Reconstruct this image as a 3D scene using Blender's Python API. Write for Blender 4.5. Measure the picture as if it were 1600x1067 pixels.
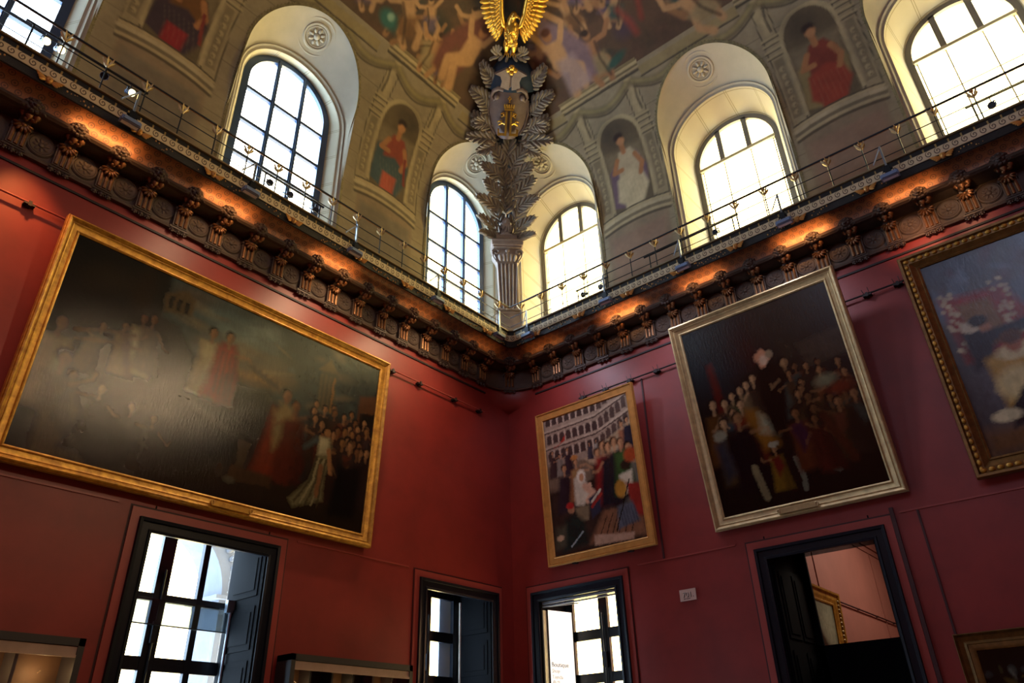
import bpy, math, random
import numpy as np
from mathutils import Matrix, Vector, Euler

random.seed(7)
for o in list(bpy.data.objects):
    bpy.data.objects.remove(o)
SC = bpy.context.scene
COL = SC.collection
PI = math.pi

# ------------------------------------------------------------------ camera
CAM_POS = Vector((-17.0156, -14.0183, 1.6))
CAM_X = Vector((0.64045056, -0.76757901, -0.02540747))
CAM_Y = Vector((0.37108051, 0.33824692, -0.86480534))      # image down
CAM_Z = Vector((0.67240042, 0.54443685, 0.50146405))       # forward
cam = bpy.data.cameras.new('camera')
cam.sensor_width = 36.0
cam.lens = 1153.04 / 1600 * 36.0
cam.clip_end = 400
cam_o = bpy.data.objects.new('camera', cam)
COL.objects.link(cam_o)
m = Matrix.Identity(4)
for i in range(3):
    m[i][0] = CAM_X[i]; m[i][1] = -CAM_Y[i]; m[i][2] = -CAM_Z[i]; m[i][3] = CAM_POS[i]
cam_o.matrix_world = m
SC.camera = cam_o

# ------------------------------------------------------------------ view
SC.view_settings.view_transform = 'Standard'
SC.view_settings.look = 'None'
SC.view_settings.gamma = 1.0
SC.view_settings.use_curve_mapping = False
SC.view_settings.exposure = 0.2

# ------------------------------------------------------------------ world: bright hazy sky, warmer towards the sunny side (+X)
SKY = 14.0
W = bpy.data.worlds.new('sky'); SC.world = W
W.use_nodes = True
nt = W.node_tree; nt.nodes.clear()
n_out = nt.nodes.new('ShaderNodeOutputWorld'); n_bg = nt.nodes.new('ShaderNodeBackground')
n_tc = nt.nodes.new('ShaderNodeTexCoord'); n_sep = nt.nodes.new('ShaderNodeSeparateXYZ')
n_mr = nt.nodes.new('ShaderNodeMapRange'); n_mix = nt.nodes.new('ShaderNodeMix')
n_mix.data_type = 'RGBA'
nt.links.new(n_tc.outputs['Generated'], n_sep.inputs[0])
nt.links.new(n_sep.outputs['X'], n_mr.inputs['Value'])
n_mr.inputs['From Min'].default_value = 0.05; n_mr.inputs['From Max'].default_value = 0.5
nt.links.new(n_mr.outputs[0], n_mix.inputs[0])
n_mix.inputs[6].default_value = (0.58, 0.78, 1.0, 1)
n_mix.inputs[7].default_value = (1.0, 0.77, 0.30, 1)
nt.links.new(n_mix.outputs[2], n_bg.inputs['Color'])
n_bg.inputs['Strength'].default_value = SKY
nt.links.new(n_bg.outputs[0], n_out.inputs[0])

def area(name, loc, aim, sx, sy, power, color, portal=False, spread=180):
    l = bpy.data.lights.new(name, 'AREA'); l.shape = 'RECTANGLE'
    l.size = sx; l.size_y = sy; l.energy = power; l.color = color
    l.spread = math.radians(spread)
    if portal: l.cycles.is_portal = True
    o = bpy.data.objects.new(name, l); COL.objects.link(o)
    o.location = loc
    o.rotation_euler = (Vector(aim) - Vector(loc)).to_track_quat('-Z', 'Y').to_euler()
    return o
def spot(name, loc, aim, power, color, angle=60, blend=0.6, radius=0.05):
    l = bpy.data.lights.new(name, 'SPOT'); l.energy = power; l.color = color
    l.spot_size = math.radians(angle); l.spot_blend = blend; l.shadow_soft_size = radius
    o = bpy.data.objects.new(name, l); COL.objects.link(o)
    o.location = loc
    o.rotation_euler = (Vector(aim) - Vector(loc)).to_track_quat('-Z', 'Y').to_euler()
    return o

# layout of the room: the corner is the origin, the left wall is y=0 (x<0), the right wall x=0 (y<0)
LC = [-2.17, -9.28, -16.4]            # left gallery windows
RC = [-2.33, -8.76, -15.28]           # right gallery windows
LW = 20.0; RW = 19.0
GAL = 13.99                            # gallery floor
BACK_P = 95.0
# daylight through the gallery windows (portals guide the sky light)
for u in LC: area('sky_portal', (u, 0.42, 17.0), (u, -10, 17.0), 2.8, 6.2, 1, (1,1,1), True)
for u in RC: area('sky_portal', (1.02, u, 16.9), (-10, u, 16.9), 2.8, 6.0, 1, (1,1,1), True)
area('sky_portal', (-9.45, 1.2, 3.0), (-9.45, -10, 3.0), 2.5, 5.8, 1, (1,1,1), True)
area('sky_portal', (-2.2, 1.2, 3.0), (-2.2, -10, 3.0), 2.5, 5.8, 1, (1,1,1), True)
area('sky_portal', (1.2, -2.2, 3.0), (-10, -2.2, 3.0), 2.5, 5.8, 1, (1,1,1), True)
# daylight through the gallery windows of the two walls behind the camera
for y in (-8.76, -15.25): area('back_window_daylight', (-19.4, y, 16.6), (0, y, 14.0), 2.6, 5.0, BACK_P*(2.3 if y < -12 else 1), (0.60, 0.72, 1.0))
for x in (-16.6,): area('back_window_daylight', (x, -18.4, 16.6), (x, 0, 14.0), 2.6, 5.0, BACK_P*0.6, (1.0, 0.88, 0.72))
area('gallery_lamp', (-5.2, -18.5, 14.4), (-11.5, 0, 8.0), 0.5, 0.5, 60, (1.0, 0.72, 0.42), False, 70)

# ------------------------------------------------------------------ materials
def srgb(h):
    h = h.lstrip('#'); c = [int(h[i:i+2], 16) / 255 for i in (0, 2, 4)]
    return tuple(((x/12.92) if x <= .04045 else ((x+.055)/1.055)**2.4) for x in c)
MATS = {}
def mat(name, col, rough=.5, metal=0., noise=None, bump=None, emit=None, spec=.5, col2=None, attr=None, coat=0.):
    if name in MATS: return MATS[name]
    mt = bpy.data.materials.new(name); mt.use_nodes = True
    nt = mt.node_tree; b = nt.nodes['Principled BSDF']
    c = srgb(col) if isinstance(col, str) else col
    b.inputs['Base Color'].default_value = (*c, 1)
    b.inputs['Roughness'].default_value = rough
    b.inputs['Metallic'].default_value = metal
    b.inputs['Specular IOR Level'].default_value = spec
    b.inputs['Coat Weight'].default_value = coat
    tc = nt.nodes.new('ShaderNodeTexCoord')
    src = None
    if attr:
        a = nt.nodes.new('ShaderNodeAttribute'); a.attribute_name = attr
        src = a.outputs['Color']
    if noise:
        nz = nt.nodes.new('ShaderNodeTexNoise'); nz.inputs['Scale'].default_value = noise[0]
        nz.inputs['Detail'].default_value = 6
        nz.inputs['Roughness'].default_value = .6
        nt.links.new(tc.outputs['Object'], nz.inputs['Vector'])
        mr = nt.nodes.new('ShaderNodeMapRange')
        mr.inputs['From Min'].default_value = .3; mr.inputs['From Max'].default_value = .7
        nt.links.new(nz.outputs['Fac'], mr.inputs['Value'])
        mx = nt.nodes.new('ShaderNodeMix'); mx.data_type = 'RGBA'
        nt.links.new(mr.outputs[0], mx.inputs[0])
        if src is None:
            c2 = srgb(col2) if col2 else tuple(x*(1-noise[1]) for x in c)
            mx.inputs[6].default_value = (*c, 1); mx.inputs[7].default_value = (*c2, 1)
        else:
            mx.blend_type = 'MULTIPLY'
            mr.inputs['To Max'].default_value = 1.0
            nt.links.new(src, mx.inputs[6]); g = 1-noise[1]; mx.inputs[7].default_value = (g, g, g, 1)
        src = mx.outputs[2]
    if src is not None: nt.links.new(src, b.inputs['Base Color'])
    if bump:
        nb = nt.nodes.new('ShaderNodeTexNoise'); nb.inputs['Scale'].default_value = bump[0]; nb.inputs['Detail'].default_value = 5
        nt.links.new(tc.outputs['Object'], nb.inputs['Vector'])
        bp = nt.nodes.new('ShaderNodeBump'); bp.inputs['Strength'].default_value = bump[1]
        bp.inputs['Distance'].default_value = bump[2] if len(bump) > 2 else .02
        nt.links.new(nb.outputs['Fac'], bp.inputs['Height']); nt.links.new(bp.outputs[0], b.inputs['Normal'])
    if emit:
        b.inputs['Emission Color'].default_value = (*(srgb(emit[0]) if isinstance(emit[0], str) else emit[0]), 1)
        b.inputs['Emission Strength'].default_value = emit[1]
    MATS[name] = mt
    return mt
M_red = mat('red_wall_paint', '8c2a24', .45, noise=(.9, .28), bump=(14, .06, .01), spec=.5)
M_redtrim = mat('red_trim_paint', '9c4038', .4, noise=(1.5, .15))
M_redline = mat('dark_red_trim_and_shadow', '3a0d0c', .6)
M_black = mat('blue_black_gloss_paint', '0e141e', .38, noise=(2, .2), spec=.3)
M_line = mat('black_moulding', '1a0c0c', .6)
M_gilt = mat('gilding', 'd8a440', .4, .35, noise=(7, .45), col2='96641c', bump=(30, .15, .01))
M_gilt2 = mat('pale_gilding', 'c9ae7a', .42, .35, noise=(6, .35), bump=(25, .12, .01))
M_gilt3 = mat('orange_gilding', 'd69c50', .38, .3, noise=(5, .25), bump=(25, .08, .01))
M_oldgilt = mat('old_dark_gilding', '8a6430', .4, .5, noise=(8, .5), bump=(30, .2, .01))
M_gold = mat('polished_gold', 'e2b04a', .3, .8, noise=(14, .35), bump=(45, .25, .01))
M_bronze = mat('dark_bronze', '4c3a30', .5, .25, noise=(5, .35), bump=(22, .2, .01))
M_bronze_burnished = mat('burnished_bronze', '8a5c36', .38, .55, noise=(14, .4), bump=(40, .25, .01))  # golden bronze of the console fluting, shells and buds
M_relief = mat('brown_plaster_relief', '57463a', .6, .05, noise=(6, .25), bump=(40, .4, .01))
M_iron = mat('dark_iron', '23272d', .4, .6)
M_steel = mat('grey_steel', '8d96a0', .35, .7)
M_lampblue = mat('blue_grey_lamp_housing', '6d7fa0', .45, .2)
M_stone = mat('cream_stone', 'b8b09a', .75, noise=(1.6, .14), bump=(8, .08, .01))
M_rim = mat('ochre_fringe_paint', '8f8258', .8, noise=(9, .5), bump=(30, .5, .03))
M_leaf = mat('taupe_plaster', '8f8270', .55, noise=(6, .35), bump=(20, .2, .01))
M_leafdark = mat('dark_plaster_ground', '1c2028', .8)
M_taupe = mat('brown_grey_plaster', '94847a', .42, noise=(5, .3), bump=(16, .15, .01))
M_bust = mat('pale_grey_plaster', 'b6ada6', .5, noise=(8, .25), bump=(22, .25, .01))
M_shield = mat('umber_shield_plaster', '75625a', .45, noise=(5, .3), bump=(16, .12, .01))
M_dome = mat('dark_blue_dome_paint', '22384f', .55, noise=(4, .3))
M_winL = mat('blue_grey_window_paint', '3c5170', .35, noise=(3, .15))
M_winR = mat('grey_window_paint', '7e7c74', .5)
M_winR_paled = mat('glare_paled_window_paint', 'cfc7a2', .5)  # paled so the colour carries the bloom of the bright glass
M_pale = mat('exterior_stone', '62656c', .8, noise=(3, .2), bump=(6, .3, .05))
M_dark = mat('blackened_panel', '080a0e', .8, spec=.1)
M_case = mat('charcoal_cabinet', '2c2a2a', .5)
M_strip = mat('pale_wood_strip', 'b59a86', .5, noise=(3, .2))
M_caseback = mat('brown_lining', '5a4128', .7, noise=(2, .4))
M_pink = mat('pink_red_plaster', 'a8695a', .7, noise=(.8, .2))
M_sign = mat('sign_plate', 'cbab9b', .45)
M_signtxt = mat('sign_numeral_paint', 'd8c4b4', .5)
M_ink = mat('dark_lettering', '3a3434', .6)
M_inkgrey = mat('grey_lettering', 'b4b0aa', .6)
M_white = mat('backlit_white_panel', 'f2f0ea', .5, emit=('fffdf6', .85))
M_lens = mat('warm_lamp_lens', 'fff2d0', .3, emit=('ffdf9a', 6.0))
M_floor = mat('parquet_floor', '6b4a30', .4, noise=(3, .35))

def glass_mat():
    mt = bpy.data.materials.new('window_glass'); mt.use_nodes = True
    nt = mt.node_tree; nt.nodes.clear()
    o = nt.nodes.new('ShaderNodeOutputMaterial'); t = nt.nodes.new('ShaderNodeBsdfTransparent')
    g = nt.nodes.new('ShaderNodeBsdfGlossy'); g.inputs['Roughness'].default_value = .05
    x = nt.nodes.new('ShaderNodeMixShader'); x.inputs[0].default_value = .05
    nt.links.new(t.outputs[0], x.inputs[1]); nt.links.new(g.outputs[0], x.inputs[2]); nt.links.new(x.outputs[0], o.inputs[0])
    return mt
M_glass = glass_mat()
def opal_mat():
    mt = bpy.data.materials.new('smoked_glass'); mt.use_nodes = True
    nt = mt.node_tree; nt.nodes.clear()
    o = nt.nodes.new('ShaderNodeOutputMaterial'); t = nt.nodes.new('ShaderNodeBsdfTransparent')
    t.inputs[0].default_value = (.42, .47, .5, 1)
    g = nt.nodes.new('ShaderNodeBsdfGlossy'); g.inputs['Roughness'].default_value = .1
    x = nt.nodes.new('ShaderNodeMixShader'); x.inputs[0].default_value = .12
    nt.links.new(t.outputs[0], x.inputs[1]); nt.links.new(g.outputs[0], x.inputs[2]); nt.links.new(x.outputs[0], o.inputs[0])
    return mt
M_opal = opal_mat()

def pattern_mat(name, base, dark, kind, metal=.3, rough=.45):
    """UV-driven ornament: 'scroll' running wave, 'scale' rosettes and fish-scale, 'tick' beaded gutter."""
    mt = bpy.data.materials.new(name); mt.use_nodes = True
    nt = mt.node_tree; b = nt.nodes['Principled BSDF']; N = nt.nodes.new; L = nt.links.new
    uv = N('ShaderNodeUVMap'); sp = N('ShaderNodeSeparateXYZ'); L(uv.outputs[0], sp.inputs[0])
    def M(op, a, bb=None, c=None):
        n = N('ShaderNodeMath'); n.operation = op
        for i, v in enumerate((a, bb, c)):
            if v is None: continue
            if isinstance(v, (int, float)): n.inputs[i].default_value = v
            else: L(v, n.inputs[i])
        return n.outputs[0]
    x, y = sp.outputs['X'], sp.outputs['Y']
    if kind == 'scroll':      # u in metres, v 0..1 across the band
        per = .19
        fx = M('SUBTRACT', M('FRACT', M('DIVIDE', x, per)), .5)
        fy = M('SUBTRACT', y, .5)
        r = M('SQRT', M('ADD', M('MULTIPLY', fx, fx), M('MULTIPLY', fy, fy)))
        an = M('DIVIDE', M('ARCTAN2', fy, fx), 2*PI)
        sp_ = M('FRACT', M('ADD', M('MULTIPLY', r, 3.6), an))
        m1 = M('GREATER_THAN', sp_, .55)
        m2 = M('LESS_THAN', r, .40)
        mask = M('MULTIPLY', m1, m2)
    elif kind == 'scale':
        per = .24
        cx = M('SUBTRACT', M('FRACT', M('DIVIDE', x, per)), .5)
        def ring(y0, sc, off):
            ax = M('SUBTRACT', M('FRACT', M('ADD', M('DIVIDE', x, per), off)), .5)
            ay = M('MULTIPLY', M('SUBTRACT', y, y0), sc)
            rr = M('SQRT', M('ADD', M('MULTIPLY', ax, ax), M('MULTIPLY', ay, ay)))
            return M('MULTIPLY', M('GREATER_THAN', M('SINE', M('MULTIPLY', rr, 34)), -.1), M('LESS_THAN', rr, .36))
        a1 = ring(.14, 2.0, 0); a2 = ring(.44, 2.0, .5); a3 = ring(.78, 2.0, 0)
        vo = N('ShaderNodeTexVoronoi'); vo.inputs['Scale'].default_value = 1
        cb = N('ShaderNodeCombineXYZ'); L(M('MULTIPLY', x, 40), cb.inputs[0]); L(M('MULTIPLY', y, 17), cb.inputs[1]); L(cb.outputs[0], vo.inputs['Vector'])
        vm = M('MULTIPLY', M('LESS_THAN', vo.outputs['Distance'], .33), .65)
        mask = M('MULTIPLY', M('MAXIMUM', M('MAXIMUM', a1, M('MAXIMUM', a2, a3)), vm), .8)
    else:
        fx = M('FRACT', M('DIVIDE', x, .27))
        m1 = M('LESS_THAN', fx, .13)
        mask = M('SUBTRACT', 1, M('MULTIPLY', m1, M('LESS_THAN', M('ABSOLUTE', M('SUBTRACT', y, .45)), .3)))
    mx = N('ShaderNodeMix'); mx.data_type = 'RGBA'; L(mask, mx.inputs[0])
    mx.inputs[6].default_value = (*srgb(base), 1); mx.inputs[7].default_value = (*srgb(dark), 1)
    L(mx.outputs[2], b.inputs['Base Color'])
    b.inputs['Metallic'].default_value = metal; b.inputs['Roughness'].default_value = rough
    bp = N('ShaderNodeBump'); bp.inputs['Strength'].default_value = .35; bp.inputs['Distance'].default_value = .02; bp.invert = True
    L(mask, bp.inputs['Height']); L(bp.outputs[0], b.inputs['Normal'])
    return mt
M_cove = pattern_mat('copper_cove', '80502f', '4a3024', 'scale', .35, .42)
M_band = pattern_mat('running_scroll_band', 'c2ae88', '5f4c38', 'scroll', .1, .5)
M_gutter = pattern_mat('beaded_gutter', '9c8048', '17120f', 'tick', .2, .5)

# ------------------------------------------------------------------ geometry helpers
ML = Matrix.Identity(4)
MR = Matrix.Rotation(-PI/2, 4, 'Z')
MW = {'L': ML, 'R': MR}
class MB:
    def __init__(s): s.v = []; s.f = []; s.uv = []; s.M = None
    def add(s, vs, fs, uvs=None):
        n = len(s.v)
        if s.M is not None: vs = [tuple(s.M @ Vector(p)) for p in vs]
        s.v += [tuple(p) for p in vs]; s.f += [tuple(i+n for i in f) for f in fs]
        s.uv += list(uvs) if uvs else [(0, 0)]*len(vs)
        return s
    def box(s, x0, x1, y0, y1, z0, z1):
        vs = [(x, y, z) for x in (x0, x1) for y in (y0, y1) for z in (z0, z1)]
        return s.add(vs, [(0,1,3,2),(4,6,7,5),(0,4,5,1),(2,3,7,6),(0,2,6,4),(1,5,7,3)])
    def loft(s, rows, close_u=False, close_v=False, uv=None, cap=False):
        nu = len(rows[0]); nv = len(rows); vs = [p for r in rows for p in r]; fs = []
        for i in range(nv if close_v else nv-1):
            for j in range(nu if close_u else nu-1):
                a = i*nu+j; b = i*nu+(j+1) % nu; i2 = (i+1) % nv
                fs.append((a, b, i2*nu+(j+1) % nu, i2*nu+j))
        if cap:
            fs.append(tuple(range(nu))[::-1]); fs.append(tuple((nv-1)*nu+k for k in range(nu)))
        uvs = None
        if uv: uvs = [q for r in uv for q in r]
        return s.add(vs, fs, uvs)
    def tube(s, pts, r, n=8, closed=False):
        pts = [Vector(p) for p in pts]; rows = []; k = len(pts)
        rs = r if isinstance(r, (list, tuple)) else [r]*k
        up = None
        for i, p in enumerate(pts):
            a = pts[(i-1) % k] if (closed or i > 0) else p
            b = pts[(i+1) % k] if (closed or i < k-1) else p
            d = (b-a).normalized() if (b-a).length > 1e-9 else Vector((0,0,1))
            if up is None:
                up = Vector((0,0,1)) if abs(d.z) < .9 else Vector((1,0,0))
            x = up.cross(d)
            if x.length < 1e-6: x = Vector((1,0,0)).cross(d)
            x.normalize(); y = d.cross(x); up = y
            rows.append([p + x*(rs[i]*math.cos(2*PI*j/n)) + y*(rs[i]*math.sin(2*PI*j/n)) for j in range(n)])
        return s.loft(rows, close_u=True, close_v=closed, cap=not closed)
    def ell(s, c, r, n=10, m=7, rot=None):
        c = Vector(c); R = rot if rot is not None else Matrix.Identity(3)
        rows = []
        for i in range(1, m):
            a = PI*i/m
            rows.append([c + R @ Vector((r[0]*math.sin(a)*math.cos(2*PI*j/n), r[1]*math.sin(a)*math.sin(2*PI*j/n), r[2]*math.cos(a))) for j in range(n)])
        vs = [p for q in rows for p in q] + [c + R @ Vector((0,0,r[2])), c + R @ Vector((0,0,-r[2]))]
        fs = []
        for i in range(m-2):
            for j in range(n):
                fs.append((i*n+j, i*n+(j+1) % n, (i+1)*n+(j+1) % n, (i+1)*n+j)[::-1])
        T = len(vs)-2; B = len(vs)-1
        for j in range(n):
            fs.append((T, j, (j+1) % n)); fs.append((B, (m-2)*n+(j+1) % n, (m-2)*n+j))
        return s.add(vs, fs)
    def lathe(s, prof, n=16, c=(0,0,0), rot=None):
        R = rot if rot is not None else Matrix.Identity(3); c = Vector(c)
        rows = [[c + R @ Vector((r*math.cos(2*PI*j/n), r*math.sin(2*PI*j/n), z)) for j in range(n)] for r, z in prof]
        return s.loft(rows, close_u=True, cap=True)
    def prism(s, poly, y0, y1):     # polygon in XZ extruded along Y
        n = len(poly)
        vs = [(p[0], y0, p[1]) for p in poly] + [(p[0], y1, p[1]) for p in poly]
        fs = [tuple(range(n)), tuple(range(2*n-1, n-1, -1))] + [(i, i+n, (i+1) % n+n, (i+1) % n) for i in range(n)]
        return s.add(vs, fs)
    def blade(s, a, b, w, h, nrm=(0, -1, 0)):   # a leaflet: pointed, keeled, from a to b
        a = Vector(a); b = Vector(b); d = b-a; nn = Vector(nrm); x = d.cross(nn)
        if x.length < 1e-6: x = Vector((1, 0, 0))
        x.normalize(); nn = x.cross(d).normalized()
        rows = []
        for t, k in ((0, .25), (.2, .72), (.5, 1), (.75, .98), (.92, .68), (1, .25)):
            p = a + d*t; c = nn*(h*k); e = x*(w*k)
            rows.append([p-e-nn*(h*.25), p-e*.45+c*.7, p+c, p+e*.45+c*.7, p+e-nn*(h*.25)])
        return s.loft(rows)
    def merge(s, o):
        n = len(s.v); s.v += o.v; s.f += [tuple(i+n for i in f) for f in o.f]; s.uv += o.uv; return s
    def warp(s, fn): s.v = [tuple(fn(*p)) for p in s.v]; return s
    def build(s, name, material, parent=None, M=None, smooth=True, angle=40, loc=None):
        me = bpy.data.meshes.new(name)
        vs = s.v
        if M is not None: vs = [tuple(M @ Vector(p)) for p in vs]
        me.from_pydata(vs, [], s.f); 
        if any(u != (0, 0) for u in s.uv):
            ul = me.uv_layers.new(name='UVMap'); li = np.empty(len(me.loops), 'i4'); me.loops.foreach_get('vertex_index', li)
            ul.data.foreach_set('uv', np.array(s.uv, 'f4')[li].ravel())
        me.materials.append(material)
        if smooth:
            me.polygons.foreach_set('use_smooth', [True]*len(me.polygons)); me.set_sharp_from_angle(angle=math.radians(angle))
        me.update()
        o = bpy.data.objects.new(name, me); COL.objects.link(o)
        if parent is not None: o.parent = parent
        if loc is not None: o.location = loc
        return o
def empty(name, loc=(0,0,0), rot=(0,0,0), parent=None):
    o = bpy.data.objects.new(name, None); COL.objects.link(o); o.empty_display_size = .1
    o.location = loc; o.rotation_euler = rot
    if parent is not None: o.parent = parent
    return o
def tag(o, label=None, cat=None, group=None, kind=None):
    if label: o['label'] = label
    if cat: o['category'] = cat
    if group: o['group'] = group
    if kind: o['kind'] = kind
    return o
def struct(o): o['kind'] = 'structure'; return o
def copy_tree(o, parent=None):
    c = o.copy(); COL.objects.link(c); c.parent = parent
    for ch in list(o.children): copy_tree(ch, c)
    return c
def wpos(side, u, o, z):              # u = signed distance from the corner along the wall (always negative)
    return (u, -o, z) if side == 'L' else (-o, u, z)
ROT = {'L': 0.0, 'R': -PI/2}
ORD = ['first','second','third','fourth','fifth','sixth','seventh','eighth','ninth','tenth','eleventh','twelfth','thirteenth','fourteenth','fifteenth','sixteenth','seventeenth','eighteenth']

# ================================================================== THE SETTING
# room shell below the gallery: thick walls pierced by openings (local frame: x along the wall, y into it)
def wall(name, side, length, holes, ztop, th=1.2):
    # holes: (u0,u1,ztop) all reaching the floor; u measured from the corner along the wall
    b = MB(); us = sorted(holes); x = 0.0
    sgn = -1 if side == 'L' else 1
    def bx(a, c, z0, z1):
        p, q = sorted((sgn*a, sgn*c)); b.box(p, q, 0, th, z0, z1)
    for (a, c, zt) in us:
        bx(x, a, 0, ztop); bx(a, c, zt, ztop); x = c
    bx(x, length, 0, ztop)
    if side == 'L': b.box(0, th, 0, th, 0, ztop)          # the pier at the corner
    return struct(b.build(name, M_red, M=MW[side], smooth=False))
OPEN_L = [(0.96, 3.46, 6.10), (8.15, 10.70, 6.15)]
OPEN_R = [(0.96, 3.46, 6.10), (7.60, 9.98, 6.15)]
wall('wall_left', 'L', LW, OPEN_L, GAL-.02)
wall('wall_right', 'R', RW, OPEN_R, GAL-.02)
b = MB(); b.box(-LW-.3, -LW, -RW, 0, 0, 17.4); struct(b.build('wall_back_left', M_red, smooth=False))
b = MB(); b.box(-LW, 0, -RW-.3, -RW, 0, 17.4); struct(b.build('wall_back_right', M_red, smooth=False))
b = MB(); b.box(-LW-.3, 1.2, -RW-.3, 1.2, -.3, 0); struct(b.build('floor', M_floor, smooth=False))

# stone facade outside the thick walls
def facade(name, side, spans, holes):
    sg = -1 if side == 'L' else 1; b = MB()
    def bx(a, c, z0, z1):
        p, q = sorted((sg*a, sg*c)); b.box(p, q, 1.2, 1.3, z0, z1)
    for a, c in spans: bx(a, c, -.3, GAL-.3)
    for a, c, zt in holes: bx(a, c, zt, GAL-.3)
    return struct(b.build(name, M_facade, M=MW[side], smooth=False))
M_facade = mat('grey_facade_stone', '8c8f94', .85)
facade('wall_outer_left', 'L', [(-1.2, .96), (3.46, 8.15), (10.70, LW)], OPEN_L); facade('wall_outer_right', 'R', [(-1.2, .96), (3.46, 6.1), (12.5, RW)], OPEN_R[:1])

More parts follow.
